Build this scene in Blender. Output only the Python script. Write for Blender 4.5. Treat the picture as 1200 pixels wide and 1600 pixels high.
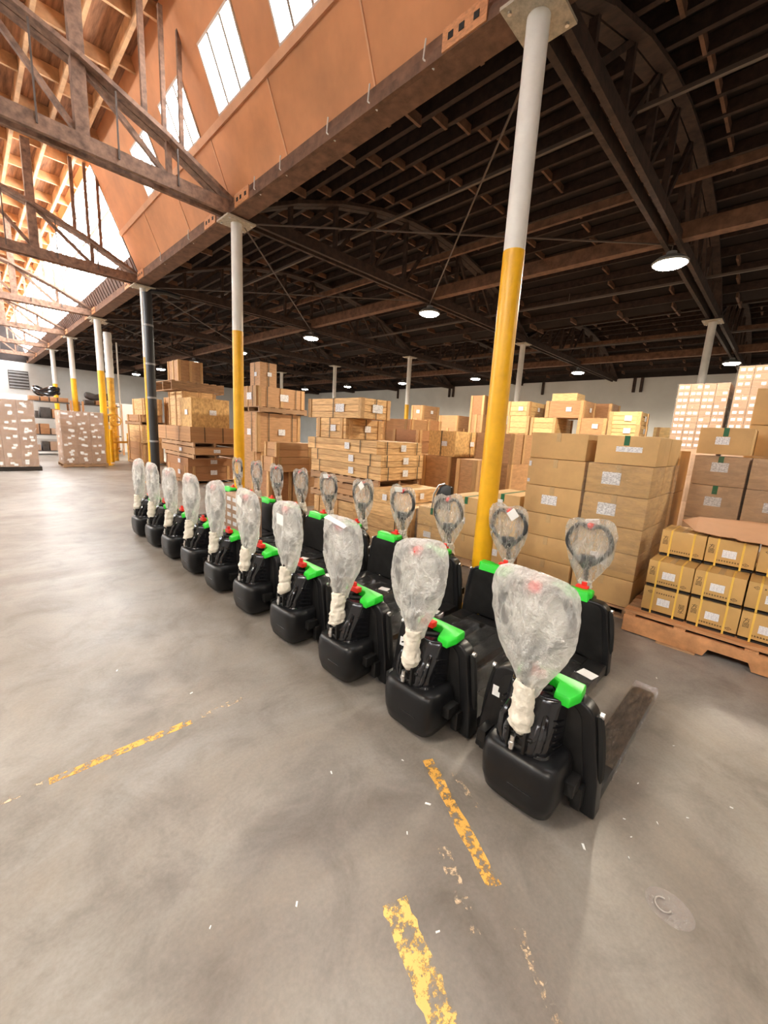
import bpy, bmesh, math, random
from mathutils import Vector, Matrix, noise as mnoise
random.seed(7)
PI = math.pi
scene = bpy.context.scene
COL = scene.collection
for o in list(bpy.data.objects):
    bpy.data.objects.remove(o)

# ------------------------------------------------------------------ camera
YAW, PITCH, ROLL = math.radians(45.794), math.radians(10.903), math.radians(3.254)
FPX = 633.97
cam_d = bpy.data.cameras.new('camera')
cam_d.sensor_fit = 'AUTO'; cam_d.sensor_width = 36.0
cam_d.lens = FPX / 1600 * 36.0
cam_d.clip_start = 0.02; cam_d.clip_end = 200
cam = bpy.data.objects.new('camera', cam_d); COL.objects.link(cam)
_f = Vector((math.sin(YAW)*math.cos(PITCH), math.cos(YAW)*math.cos(PITCH), -math.sin(PITCH)))
_r = Vector((math.cos(YAW), -math.sin(YAW), 0)); _u = _r.cross(_f)
_r2 = math.cos(ROLL)*_r + math.sin(ROLL)*_u; _u2 = -math.sin(ROLL)*_r + math.cos(ROLL)*_u
_m = Matrix((_r2, _u2, -_f)).transposed().to_4x4(); _m.translation = Vector((0, 0, 1.8))
cam.matrix_world = _m
scene.camera = cam

# ------------------------------------------------------------------ world, exposure, light levels
W = bpy.data.worlds.new('sky'); scene.world = W; W.use_nodes = True
W.node_tree.nodes['Background'].inputs[0].default_value = (0.75, 0.87, 1.0, 1)
W.node_tree.nodes['Background'].inputs[1].default_value = 1.0
vs = scene.view_settings
vs.view_transform = 'Standard'; vs.look = 'None'; vs.gamma = 1.0; vs.use_curve_mapping = False
vs.exposure = 0.36
WINDOW_STRENGTH = 25.0
LAMP_WATT = 1150.0
LAMP_LENS = 110.0
try:
    scene.cycles.max_bounces = 7; scene.cycles.diffuse_bounces = 4; scene.cycles.glossy_bounces = 3
    scene.cycles.transparent_max_bounces = 14
except Exception:
    pass

# ------------------------------------------------------------------ materials
def new_mat(name):
    m = bpy.data.materials.new(name); m.use_nodes = True
    return m, m.node_tree, m.node_tree.nodes['Principled BSDF']

def mat(name, col, rough=.6, metal=0.0, var=.12, scale=4.0, bump=0.0, bscale=40.0, rnd=0.0, stretch=None,
        col2=None, coat=0.0, detail=4.0, coords='Object', spec=None):
    m, nt, b = new_mat(name)
    N = nt.nodes; L = nt.links
    tc = N.new('ShaderNodeTexCoord')
    vec = tc.outputs[coords] if coords != 'Pos' else N.new('ShaderNodeNewGeometry').outputs['Position']
    oi = N.new('ShaderNodeObjectInfo')
    addv = N.new('ShaderNodeVectorMath'); addv.operation = 'MULTIPLY_ADD'
    L.new(oi.outputs['Random'], addv.inputs[0]); addv.inputs[1].default_value = (37, 19, 53)
    mp = N.new('ShaderNodeMapping'); mp.inputs['Scale'].default_value = stretch or (1, 1, 1)
    L.new(vec, mp.inputs['Vector']); L.new(mp.outputs[0], addv.inputs[2])
    nz = N.new('ShaderNodeTexNoise'); nz.inputs['Scale'].default_value = scale; nz.inputs['Detail'].default_value = detail
    nz.inputs['Roughness'].default_value = .62
    L.new(addv.outputs[0], nz.inputs['Vector'])
    cr = N.new('ShaderNodeValToRGB')
    c2 = col2 or tuple(c*(1-var*1.6) for c in col)
    c1 = tuple(min(1, c*(1+var)) for c in col)
    cr.color_ramp.elements[0].position = .3; cr.color_ramp.elements[1].position = .7
    cr.color_ramp.elements[0].color = (*c2, 1); cr.color_ramp.elements[1].color = (*c1, 1)
    L.new(nz.outputs['Fac'], cr.inputs['Fac'])
    out = cr.outputs['Color']
    if rnd > 0:
        hs = N.new('ShaderNodeHueSaturation')
        mr = N.new('ShaderNodeMapRange'); mr.inputs['To Min'].default_value = 1-rnd; mr.inputs['To Max'].default_value = 1+rnd
        L.new(oi.outputs['Random'], mr.inputs['Value']); L.new(mr.outputs[0], hs.inputs['Value'])
        L.new(out, hs.inputs['Color']); out = hs.outputs['Color']
    L.new(out, b.inputs['Base Color'])
    b.inputs['Roughness'].default_value = rough; b.inputs['Metallic'].default_value = metal
    if spec is not None: b.inputs['Specular IOR Level'].default_value = spec
    if coat: b.inputs['Coat Weight'].default_value = coat; b.inputs['Coat Roughness'].default_value = .12
    if bump > 0:
        nb = N.new('ShaderNodeTexNoise'); nb.inputs['Scale'].default_value = bscale; nb.inputs['Detail'].default_value = 3
        L.new(addv.outputs[0], nb.inputs['Vector'])
        bp = N.new('ShaderNodeBump'); bp.inputs['Strength'].default_value = bump; bp.inputs['Distance'].default_value = .01
        L.new(nb.outputs['Fac'], bp.inputs['Height']); L.new(bp.outputs[0], b.inputs['Normal'])
    return m

def emit(name, col, strength):
    m = bpy.data.materials.new(name); m.use_nodes = True
    nt = m.node_tree; nt.nodes.remove(nt.nodes['Principled BSDF'])
    e = nt.nodes.new('ShaderNodeEmission'); e.inputs[0].default_value = (*col, 1); e.inputs[1].default_value = strength
    nt.links.new(e.outputs[0], nt.nodes['Material Output'].inputs[0])
    return m

def film(name, lo, hi, tint=(.9, .9, .9), rough=.16, scale=(3, 3, 3), white=0.0, bump=.5, nscale=3.0, bubble=0.0, crease=.2):
    """clear wrinkled plastic: transparent, with glints and a milky share"""
    m = bpy.data.materials.new(name); m.use_nodes = True
    nt = m.node_tree; N = nt.nodes; L = nt.links; N.remove(N['Principled BSDF'])
    tc = N.new('ShaderNodeTexCoord'); mp = N.new('ShaderNodeMapping'); mp.inputs['Scale'].default_value = scale
    L.new(tc.outputs['Object'], mp.inputs['Vector'])
    nz = N.new('ShaderNodeTexNoise'); nz.inputs['Scale'].default_value = nscale; nz.inputs['Detail'].default_value = 6
    nz.inputs['Roughness'].default_value = .65; nz.inputs['Distortion'].default_value = .6
    L.new(mp.outputs[0], nz.inputs['Vector'])
    # crumpled facets with bright crease lines
    dv = N.new('ShaderNodeVectorMath'); dv.operation = 'MULTIPLY_ADD'; dv.inputs[1].default_value = (.9, .9, .9)
    L.new(nz.outputs['Color'], dv.inputs[0]); L.new(mp.outputs[0], dv.inputs[2])
    rd = N.new('ShaderNodeTexVoronoi'); rd.feature = 'DISTANCE_TO_EDGE'; rd.inputs['Scale'].default_value = nscale*1.5
    L.new(dv.outputs[0], rd.inputs['Vector'])
    rm = N.new('ShaderNodeMapRange'); rm.inputs['From Min'].default_value = .0; rm.inputs['From Max'].default_value = .22
    rm.inputs['To Min'].default_value = 1.0; rm.inputs['To Max'].default_value = 0.0
    rm.interpolation_type = 'SMOOTHERSTEP'
    L.new(rd.outputs['Distance'], rm.inputs['Value'])
    hsum = N.new('ShaderNodeMath'); hsum.operation = 'MULTIPLY_ADD'; hsum.inputs[1].default_value = -1.1
    L.new(rd.outputs['Distance'], hsum.inputs[0]); L.new(nz.outputs['Fac'], hsum.inputs[2])
    bp = N.new('ShaderNodeBump'); bp.inputs['Strength'].default_value = bump; bp.inputs['Distance'].default_value = .05
    L.new(hsum.outputs[0], bp.inputs['Height'])
    nrm = bp.outputs[0]
    if bubble:
        vo = N.new('ShaderNodeTexVoronoi'); vo.inputs['Scale'].default_value = bubble
        L.new(tc.outputs['Object'], vo.inputs['Vector'])
        b2 = N.new('ShaderNodeBump'); b2.inputs['Strength'].default_value = .6; b2.inputs['Distance'].default_value = .004
        b2.invert = True
        L.new(vo.outputs['Distance'], b2.inputs['Height']); L.new(nrm, b2.inputs['Normal']); nrm = b2.outputs[0]
    gl = N.new('ShaderNodeBsdfGlossy'); gl.inputs['Roughness'].default_value = rough; gl.inputs['Color'].default_value = (.95, .95, .95, 1)
    L.new(nrm, gl.inputs['Normal'])
    surf = gl.outputs[0]
    if white:
        df = N.new('ShaderNodeBsdfDiffuse'); df.inputs['Color'].default_value = (*tint, 1); L.new(nrm, df.inputs['Normal'])
        tl = N.new('ShaderNodeBsdfTranslucent'); tl.inputs['Color'].default_value = (*tint, 1); L.new(nrm, tl.inputs['Normal'])
        m1 = N.new('ShaderNodeMixShader'); m1.inputs[0].default_value = .5
        L.new(df.outputs[0], m1.inputs[1]); L.new(tl.outputs[0], m1.inputs[2])
        m2 = N.new('ShaderNodeMixShader'); m2.inputs[0].default_value = white
        L.new(gl.outputs[0], m2.inputs[1]); L.new(m1.outputs[0], m2.inputs[2]); surf = m2.outputs[0]
    mr = N.new('ShaderNodeMapRange'); mr.inputs['From Min'].default_value = .35; mr.inputs['From Max'].default_value = .68
    mr.inputs['To Min'].default_value = lo; mr.inputs['To Max'].default_value = hi
    L.new(nz.outputs['Fac'], mr.inputs['Value'])
    am = N.new('ShaderNodeMath'); am.operation = 'MULTIPLY_ADD'; am.inputs[1].default_value = crease; am.use_clamp = True
    L.new(rm.outputs[0], am.inputs[0]); L.new(mr.outputs[0], am.inputs[2])
    tr = N.new('ShaderNodeBsdfTransparent')
    mx = N.new('ShaderNodeMixShader'); L.new(am.outputs[0], mx.inputs[0]); L.new(tr.outputs[0], mx.inputs[1]); L.new(surf, mx.inputs[2])
    L.new(mx.outputs[0], N['Material Output'].inputs[0])
    return m

def worn_paint(name, col, cover, scale=14):
    m, nt, b = new_mat(name); N = nt.nodes; L = nt.links
    ge = N.new('ShaderNodeNewGeometry')
    nz = N.new('ShaderNodeTexNoise'); nz.inputs['Scale'].default_value = scale; nz.inputs['Detail'].default_value = 9; nz.inputs['Roughness'].default_value = .72
    L.new(ge.outputs['Position'], nz.inputs['Vector'])
    mr = N.new('ShaderNodeMapRange'); mr.inputs['From Min'].default_value = 1-cover-.03; mr.inputs['From Max'].default_value = 1-cover+.03
    L.new(nz.outputs['Fac'], mr.inputs['Value'])
    tr = N.new('ShaderNodeBsdfTransparent'); mx = N.new('ShaderNodeMixShader')
    b.inputs['Base Color'].default_value = (*col, 1); b.inputs['Roughness'].default_value = .6
    L.new(mr.outputs[0], mx.inputs[0]); L.new(tr.outputs[0], mx.inputs[1]); L.new(b.outputs[0], mx.inputs[2])
    L.new(mx.outputs[0], N['Material Output'].inputs[0])
    return m

def concrete():
    m, nt, b = new_mat('polished_concrete'); N = nt.nodes; L = nt.links
    ge = N.new('ShaderNodeNewGeometry')
    def nz(s, d, r=.6, dist=0.0):
        n = N.new('ShaderNodeTexNoise'); n.inputs['Scale'].default_value = s; n.inputs['Detail'].default_value = d
        n.inputs['Roughness'].default_value = r; n.inputs['Distortion'].default_value = dist
        L.new(ge.outputs['Position'], n.inputs['Vector']); return n.outputs['Fac']
    def ramp(f, stops):
        r = N.new('ShaderNodeValToRGB')
        while len(r.color_ramp.elements) < len(stops): r.color_ramp.elements.new(.5)
        for e, (p, c) in zip(r.color_ramp.elements, stops): e.position = p; e.color = (*c, 1)
        L.new(f, r.inputs['Fac']); return r.outputs['Color']
    big = ramp(nz(.42, 6, .62, 1.0), [(.3, (.155, .126, .10)), (.5, (.25, .223, .197)), (.68, (.34, .32, .30))])
    mid = ramp(nz(2.6, 8, .7, .6), [(.3, (.70, .69, .67)), (.52, (1, 1, 1)), (.75, (1.16, 1.13, 1.08))])
    fine = ramp(nz(60, 4), [(.3, (.9, .9, .9)), (.7, (1.06, 1.06, 1.06))])
    mx = N.new('ShaderNodeMix'); mx.data_type = 'RGBA'; mx.blend_type = 'MULTIPLY'; mx.inputs[0].default_value = 1
    L.new(big, mx.inputs[6]); L.new(mid, mx.inputs[7])
    mx2 = N.new('ShaderNodeMix'); mx2.data_type = 'RGBA'; mx2.blend_type = 'MULTIPLY'; mx2.inputs[0].default_value = 1
    L.new(mx.outputs[2], mx2.inputs[6]); L.new(fine, mx2.inputs[7])
    L.new(mx2.outputs[2], b.inputs['Base Color'])
    rr = N.new('ShaderNodeMapRange'); rr.inputs['To Min'].default_value = .3; rr.inputs['To Max'].default_value = .52
    L.new(nz(1.7, 5), rr.inputs['Value']); L.new(rr.outputs[0], b.inputs['Roughness'])
    bp = N.new('ShaderNodeBump'); bp.inputs['Strength'].default_value = .12; bp.inputs['Distance'].default_value = .01
    L.new(nz(25, 5), bp.inputs['Height']); L.new(bp.outputs[0], b.inputs['Normal'])
    return m

def label_mat(name, lines=9.0, ink=(.25, .25, .3), paper=(.82, .82, .84)):
    """paper with grey rows of fine print"""
    m, nt, b = new_mat(name); N = nt.nodes; L = nt.links
    tc = N.new('ShaderNodeTexCoord'); sp = N.new('ShaderNodeSeparateXYZ'); L.new(tc.outputs['Generated'], sp.inputs[0])
    w = N.new('ShaderNodeMath'); w.operation = 'MULTIPLY'; w.inputs[1].default_value = lines; L.new(sp.outputs['Z'], w.inputs[0])
    fr = N.new('ShaderNodeMath'); fr.operation = 'FRACT'; L.new(w.outputs[0], fr.inputs[0])
    gt = N.new('ShaderNodeMath'); gt.operation = 'GREATER_THAN'; gt.inputs[1].default_value = .62; L.new(fr.outputs[0], gt.inputs[0])
    nz = N.new('ShaderNodeTexNoise'); nz.inputs['Scale'].default_value = 9; L.new(tc.outputs['Generated'], nz.inputs['Vector'])
    g2 = N.new('ShaderNodeMath'); g2.operation = 'GREATER_THAN'; g2.inputs[1].default_value = .5; L.new(nz.outputs['Fac'], g2.inputs[0])
    mu = N.new('ShaderNodeMath'); mu.operation = 'MULTIPLY'; L.new(gt.outputs[0], mu.inputs[0]); L.new(g2.outputs[0], mu.inputs[1])
    mx = N.new('ShaderNodeMix'); mx.data_type = 'RGBA'; L.new(mu.outputs[0], mx.inputs[0])
    mx.inputs[6].default_value = (*paper, 1); mx.inputs[7].default_value = (*ink, 1)
    L.new(mx.outputs[2], b.inputs['Base Color']); b.inputs['Roughness'].default_value = .55
    return m

M = {}
M['floor'] = concrete()
M['wall'] = mat('painted_wall', (.62, .61, .58), .8, var=.05, scale=.8, bump=.1, bscale=6, coords='Pos')
M['block'] = mat('painted_block', (.55, .53, .5), .8, var=.07, scale=.6, coords='Pos')
M['orange'] = mat('orange_board', (.62, .27, .115), .72, var=.14, scale=1.1, coords='Pos', bump=.05, bscale=30, rnd=.07)
M['orange_trim'] = mat('orange_trim', (.68, .36, .2), .7, var=.08, scale=3, coords='Pos')
M['ceil_board'] = mat('roof_board', (.36, .17, .085), .85, var=.4, scale=1.5, stretch=(12, 1, 1), coords='Pos')  # boards coloured darker so the gaps between joists read as shade
M['joist'] = mat('roof_joist', (.66, .38, .19), .75, var=.25, scale=3, coords='Pos')  # joists coloured lighter for the look of window-lit edges
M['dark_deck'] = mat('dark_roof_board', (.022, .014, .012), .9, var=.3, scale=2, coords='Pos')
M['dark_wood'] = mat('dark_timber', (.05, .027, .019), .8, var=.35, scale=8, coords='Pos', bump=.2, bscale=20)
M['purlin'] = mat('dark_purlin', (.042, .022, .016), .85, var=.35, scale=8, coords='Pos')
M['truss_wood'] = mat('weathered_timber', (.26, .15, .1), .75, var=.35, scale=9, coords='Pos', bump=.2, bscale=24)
M['beam_wood'] = mat('brown_beam', (.17, .085, .05), .75, var=.3, scale=6, coords='Pos', bump=.15)
M['corrugated'] = mat('brown_corrugated', (.16, .1, .08), .6, var=.2, scale=3, coords='Pos')
M['steel_plate'] = mat('painted_steel_plate', (.5, .43, .33), .55, var=.2, scale=9)
M['orange_plate'] = mat('orange_painted_plate', (.6, .27, .12), .6, var=.2, scale=9)
M['rod'] = mat('brown_rod', (.11, .08, .065), .6)
M['white_pipe'] = mat('white_pipe_paint', (.74, .71, .66), .42, var=.05, scale=6, bump=.04, bscale=14)
M['yellow'] = mat('yellow_paint', (.83, .43, .008), .38, var=.08, scale=5, bump=.06, bscale=12)
M['yellow_worn'] = mat('yellow_paint_lower', (.68, .36, .03), .45, var=.2, scale=7)
M['black_pipe'] = mat('black_pipe', (.02, .02, .022), .4)
M['silver'] = mat('bright_steel', (.75, .75, .75), .28, metal=1.0, var=.1)
M['lamp_body'] = mat('lamp_housing', (.3, .3, .3), .5)
M['lens'] = emit('lamp_lens', (1.0, .93, .78), LAMP_LENS)
M['pane'] = emit('daylit_pane', (.97, .99, 1.0), WINDOW_STRENGTH)
M['mullion'] = mat('window_bar', (.3, .24, .2), .6)
M['win_frame'] = mat('window_frame', (.6, .5, .43), .6)
# jacks
M['black_plastic'] = mat('black_shell', (.008, .008, .009), .34, spec=.35, var=.12, scale=30, bump=.06, bscale=260)
M['black_gloss'] = mat('black_gloss_shell', (.01, .01, .012), .16, var=.1, scale=20, coat=.4)
M['black_metal'] = mat('black_painted_steel', (.011, .0105, .0105), .42, spec=.35, var=.3, scale=12)
M['recess'] = mat('dark_recess', (.003, .003, .003), .7)
M['green'] = mat('green_cover', (.018, .62, .03), .38, var=.05, scale=10)
M['red'] = mat('red_switch', (.8, .03, .02), .38, var=.05)
M['grip'] = mat('grey_grip', (.035, .037, .04), .5, var=.15, scale=20)
M['bag_a'] = film('milky_bubble_wrap', .35, .66, (.98, .98, .96), .22, (3, 3, 2.0), white=.84, bump=.9, nscale=2.0, bubble=110, crease=.20)
M['bag_b'] = film('clear_bag', .15, .42, (.92, .90, .84), .2, (4, 4, 1.3), white=.72, bump=.9, nscale=2.4, crease=.18)
M['sleeve'] = mat('foam_sleeve', (.74, .69, .59), .6, var=.08, scale=30, bump=.6, bscale=50)
M['fork_film'] = film('fork_film', .05, .5, (.9, .9, .9), .16, (2, 8, 4), white=.10, bump=1.0, nscale=6, crease=.2)
M['wrap'] = film('stretch_wrap_film', .0, .26, (1.0, .98, .95), .2, (1.3, 1.3, 5), white=.62, bump=1.0, nscale=4, crease=.08)  # milky white streaks painted in for glints on the film
M['wrap_far'] = film('stretch_wrap_film_far', .02, .14, (.95, .93, .92), .24, (1.2, 1.2, 8), white=.2, bump=.9, nscale=4, crease=.10)
M['paper'] = mat('white_paper', (.84, .84, .83), .6, var=.02)
M['label'] = label_mat('printed_label')
M['label2'] = label_mat('printed_label_dense', 13, (.45, .45, .5))
# cargo
M['pine'] = mat('pale_pine', (.68, .445, .21), .62, var=.2, scale=6, bump=.08, bscale=20, rnd=.16, col2=(.44, .24, .095))
M['pine_far'] = mat('yellow_pine', (.66, .45, .20), .62, var=.16, scale=6, rnd=.14)
M['ply'] = mat('brown_plywood', (.46, .25, .115), .6, var=.16, scale=3, stretch=(1.5, 1.5, 9), rnd=.12)
M['ply_red'] = mat('red_brown_plywood', (.37, .175, .075), .6, var=.16, scale=3, stretch=(1.5, 1.5, 9), rnd=.1)
M['osb'] = mat('oriented_strand_board', (.64, .41, .16), .62, var=.25, scale=18, stretch=(1, 1, .5), rnd=.08, col2=(.4, .22, .08), detail=6)
M['batten'] = mat('pine_batten', (.54, .32, .14), .65, var=.2, scale=7, rnd=.18)
M['pallet'] = mat('pallet_wood', (.40, .235, .125), .75, var=.28, scale=6, rnd=.2, bump=.15, bscale=20)
M['pallet_or'] = mat('orange_pallet_wood', (.60, .29, .125), .7, var=.22, scale=6, rnd=.16, bump=.1, bscale=20)
M['strap'] = mat('dark_strap', (.05, .045, .03), .5)
M['strap_y'] = mat('yellow_strap', (.85, .55, .10), .4, var=.05)
M['carton'] = mat('brown_carton', (.58, .365, .155), .7, var=.07, scale=4, rnd=.08)
M['carton_pk'] = mat('pinkish_carton', (.40, .255, .17), .7, var=.08, scale=4, rnd=.1)
M['carton_tan'] = mat('tan_carton', (.56, .37, .22), .7, var=.07, scale=4, rnd=.06)
M['carton_y'] = mat('ochre_carton', (.57, .345, .12), .62, var=.06, scale=4, rnd=.05)
M['sheet'] = mat('cardboard_sheet', (.42, .20, .085), .75, var=.05, scale=3)
M['tape'] = mat('clear_tape', (.56, .39, .2), .22, var=.05)
M['tape_clear'] = mat('dull_clear_tape', (.42, .38, .35), .3)
M['tape_g'] = mat('green_tape', (.012, .13, .05), .4, var=.05)
M['ink'] = mat('black_print', (.03, .02, .012), .7)
M['dark_strip'] = mat('near_black_brown', (.018, .012, .008), .7)
M['dark_junk'] = mat('dark_clutter', (.06, .05, .045), .5, var=.3)
M['grey_metal'] = mat('grey_metal', (.3, .3, .3), .5, var=.1)
M['line_a'] = worn_paint('worn_yellow_line', (.72, .39, .08), .515, 22)
M['line_b'] = worn_paint('flaked_yellow_line', (.78, .50, .15), .505, 17)
M['line_c'] = worn_paint('faint_yellow_line', (.60, .45, .30), .43, 20)
M['stain'] = film('floor_tape_residue', .12, .3, (.75, .68, .66), .3, white=.8, crease=.05)

# ------------------------------------------------------------------ helpers
def link(o, parent=None):
    COL.objects.link(o)
    if parent is not None: o.parent = parent
    return o

def tag(o, label=None, cat=None, group=None, kind=None):
    if label: o['label'] = label
    if cat: o['category'] = cat
    if group: o['group'] = group
    if kind: o['kind'] = kind
    return o

def thing(name, label, cat, loc=(0, 0, 0), rz=0.0, group=None):
    o = bpy.data.objects.new(name, None); o.empty_display_size = .1
    link(o); o.location = loc; o.rotation_euler = (0, 0, rz)
    return tag(o, label, cat, group)

_ub = {}
def ubox(m):
    if m not in _ub:
        me = bpy.data.meshes.new('unit_block_' + m)
        v = [(x, y, z) for x in (-.5, .5) for y in (-.5, .5) for z in (-.5, .5)]
        f = [(0, 1, 3, 2), (4, 6, 7, 5), (0, 4, 5, 1), (2, 3, 7, 6), (0, 2, 6, 4), (1, 5, 7, 3)]
        me.from_pydata(v, [], f); me.materials.append(M[m]); _ub[m] = me
    return _ub[m]

def box(name, m, parent, c, s, rot=None):
    o = bpy.data.objects.new(name, ubox(m)); link(o, parent)
    o.location = c; o.scale = s
    if rot: o.rotation_euler = rot
    return o

def bx(name, m, parent, x0, x1, y0, y1, z0, z1):
    return box(name, m, parent, ((x0+x1)/2, (y0+y1)/2, (z0+z1)/2), (abs(x1-x0), abs(y1-y0), abs(z1-z0)))

def bar(name, m, parent, a, b, w, h, roll=0.0):
    a = Vector(a); b = Vector(b); d = b-a
    o = bpy.data.objects.new(name, ubox(m)); link(o, parent)
    o.location = (a+b)/2; o.scale = (w, h, d.length)
    q = d.to_track_quat('Z', 'Y'); o.rotation_mode = 'QUATERNION'; o.rotation_quaternion = q
    return o

class MB:
    def __init__(s): s.bm = bmesh.new()
    def box(s, c, d, rot=None):
        r = bmesh.ops.create_cube(s.bm, size=1)
        mt = Matrix.Translation(c) @ (rot.to_4x4() if rot else Matrix()) @ Matrix.Diagonal((*d, 1))
        bmesh.ops.transform(s.bm, matrix=mt, verts=r['verts']); return r['verts']
    def tube(s, a, b, r0, r1=None, n=12):
        a = Vector(a); b = Vector(b); d = b-a
        r = bmesh.ops.create_cone(s.bm, cap_ends=True, segments=n, radius1=r0, radius2=r0 if r1 is None else r1, depth=d.length)
        mt = Matrix.Translation((a+b)/2) @ d.to_track_quat('Z', 'Y').to_matrix().to_4x4()
        bmesh.ops.transform(s.bm, matrix=mt, verts=r['verts']); return r['verts']
    def sphere(s, c, r, sc=(1, 1, 1), u=12, v=8):
        q = bmesh.ops.create_uvsphere(s.bm, u_segments=u, v_segments=v, radius=r)
        bmesh.ops.transform(s.bm, matrix=Matrix.Translation(c) @ Matrix.Diagonal((*sc, 1)), verts=q['verts'])
    def path(s, pts, r, n=8, closed=False):
        P = [Vector(p) for p in pts]; rings = []
        k = len(P)
        for i in range(k):
            if closed: t = P[(i+1) % k]-P[i-1]
            else: t = P[min(i+1, k-1)]-P[max(i-1, 0)]
            q = t.to_track_quat('Z', 'Y'); ri = r[i] if isinstance(r, (list, tuple)) else r
            rings.append([s.bm.verts.new(P[i] + q @ Vector((math.cos(2*PI*j/n)*ri, math.sin(2*PI*j/n)*ri, 0))) for j in range(n)])
        # align rings to reduce twist
        for i in range(1, k):
            best = min(range(n), key=lambda o: sum((rings[i][(j+o) % n].co-rings[i-1][j].co).length for j in range(0, n, 2)))
            rings[i] = rings[i][best:]+rings[i][:best]
        for i in range(k if closed else k-1):
            A = rings[i]; B = rings[(i+1) % k]; o = 0
            if closed and i == k-1:
                o = min(range(n), key=lambda o: sum((B[(j+o) % n].co-A[j].co).length for j in range(n)))
            for j in range(n):
                s.bm.faces.new((A[j], A[(j+1) % n], B[(j+1+o) % n], B[(j+o) % n]))
        if not closed:
            s.bm.faces.new(rings[0][::-1]); s.bm.faces.new(rings[-1])
    def rings(s, R, cap=True):
        V = [[s.bm.verts.new(p) for p in r] for r in R]; n = len(V[0])
        for A, B in zip(V, V[1:]):
            for j in range(n): s.bm.faces.new((A[j], A[(j+1) % n], B[(j+1) % n], B[j]))
        if cap: s.bm.faces.new(V[0][::-1]); s.bm.faces.new(V[-1])
        return V
    def prism(s, poly, x0, x1):
        """polygon in (y,z) extruded along x"""
        s.rings([[(x0, y, z) for y, z in poly], [(x1, y, z) for y, z in poly]])
    def mesh(s, name, m, bevel=0.0, seg=2, smooth=True, ang=40):
        bm = s.bm
        bmesh.ops.recalc_face_normals(bm, faces=bm.faces)
        if bevel:
            E = [e for e in bm.edges if len(e.link_faces) == 2 and e.calc_face_angle(0) > math.radians(30)]
            bmesh.ops.bevel(bm, geom=E, offset=bevel, segments=seg, affect='EDGES', profile=.6, clamp_overlap=True)
        me = bpy.data.meshes.new(name); bm.to_mesh(me); bm.free()
        for mm in (m if isinstance(m, (list, tuple)) else [m]): me.materials.append(M[mm])
        if smooth:
            for p in me.polygons: p.use_smooth = True
            try: me.set_sharp_from_angle(angle=math.radians(ang))
            except Exception: pass
        return me

def add(name, me, parent=None, loc=(0, 0, 0), rot=None, scale=None):
    o = bpy.data.objects.new(name, me); link(o, parent); o.location = loc
    if rot: o.rotation_euler = rot
    if scale: o.scale = scale
    return o

ORD = ['first', 'second', 'third', 'fourth', 'fifth', 'sixth', 'seventh', 'eighth', 'ninth', 'tenth', 'eleventh', 'twelfth']

# ------------------------------------------------------------------ setting
CX, CW, CS, CY0, CH = 3.71, 10.975, 5.526, 2.127, 5.325     # column line, bay width, spacing, first column, height
Y0, Y1 = -9.0, 40.0
XL, XR = -7.265, 25.66
fl = bx('floor', 'floor', None, XL-.3, XR+.3, Y0-.3, Y1+.3, -.2, 0); tag(fl, 'mottled grey polished concrete warehouse floor', kind='structure')
w = bx('wall_right', 'wall', None, XR, XR+.25, Y0, Y1, 0, 5.9); tag(w, kind='structure')
w = bx('wall_back', 'block', None, XL, XR, Y1, Y1+.25, 0, 5.35); tag(w, kind='structure')
w = bx('wall_left', 'wall', None, XL-.25, XL, Y0, Y1, 0, 5.6); tag(w, kind='structure')
w = bx('wall_front', 'wall', None, XL, XR, Y0-.25, Y0, 0, 5.5); tag(w, kind='structure')
for k_, (a_, b_, c_, d_, e_, f_) in enumerate(((XR-.05, XR-.001, Y0, Y1, 5.5, 5.9), (XL, XR, Y1, Y1+.25, 5.35, 8.2), (XL, XR, Y0-.25, Y0, 5.5, 8.2))):
    w = bx('trim_%d' % (20+k_), 'dark_deck', None, a_, b_, c_, d_, e_, f_); tag(w, kind='structure')
# dark pilaster stubs on the right wall
for i, y in enumerate((6.2, 6.55, 11.6, 18.4, 18.75, 24)):
    t = bx('trim_%d' % (i+1), 'dark_wood', None, XR-.12, XR-.001, y, y+.13, 4.75, 5.5); tag(t, kind='structure')
# dark louvre on the far wall
lv = bx('window_40', 'dark_junk', None, 2.4, 3.5, Y1-.06, Y1-.001, 3.5, 4.75); tag(lv, kind='structure')
for k in range(6): bx('slat', 'grey_metal', lv, 0, 0, 0, 0, 0, 0).matrix_local = Matrix.Translation((0, -.6, -.42+k*.165)) @ Matrix.Diagonal((.96, .5, .05, 1))

def arch(x, x0, rise=1.5):
    u = (x-(x0+CW/2))/(CW/2)
    return rise*(1-u*u)

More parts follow.
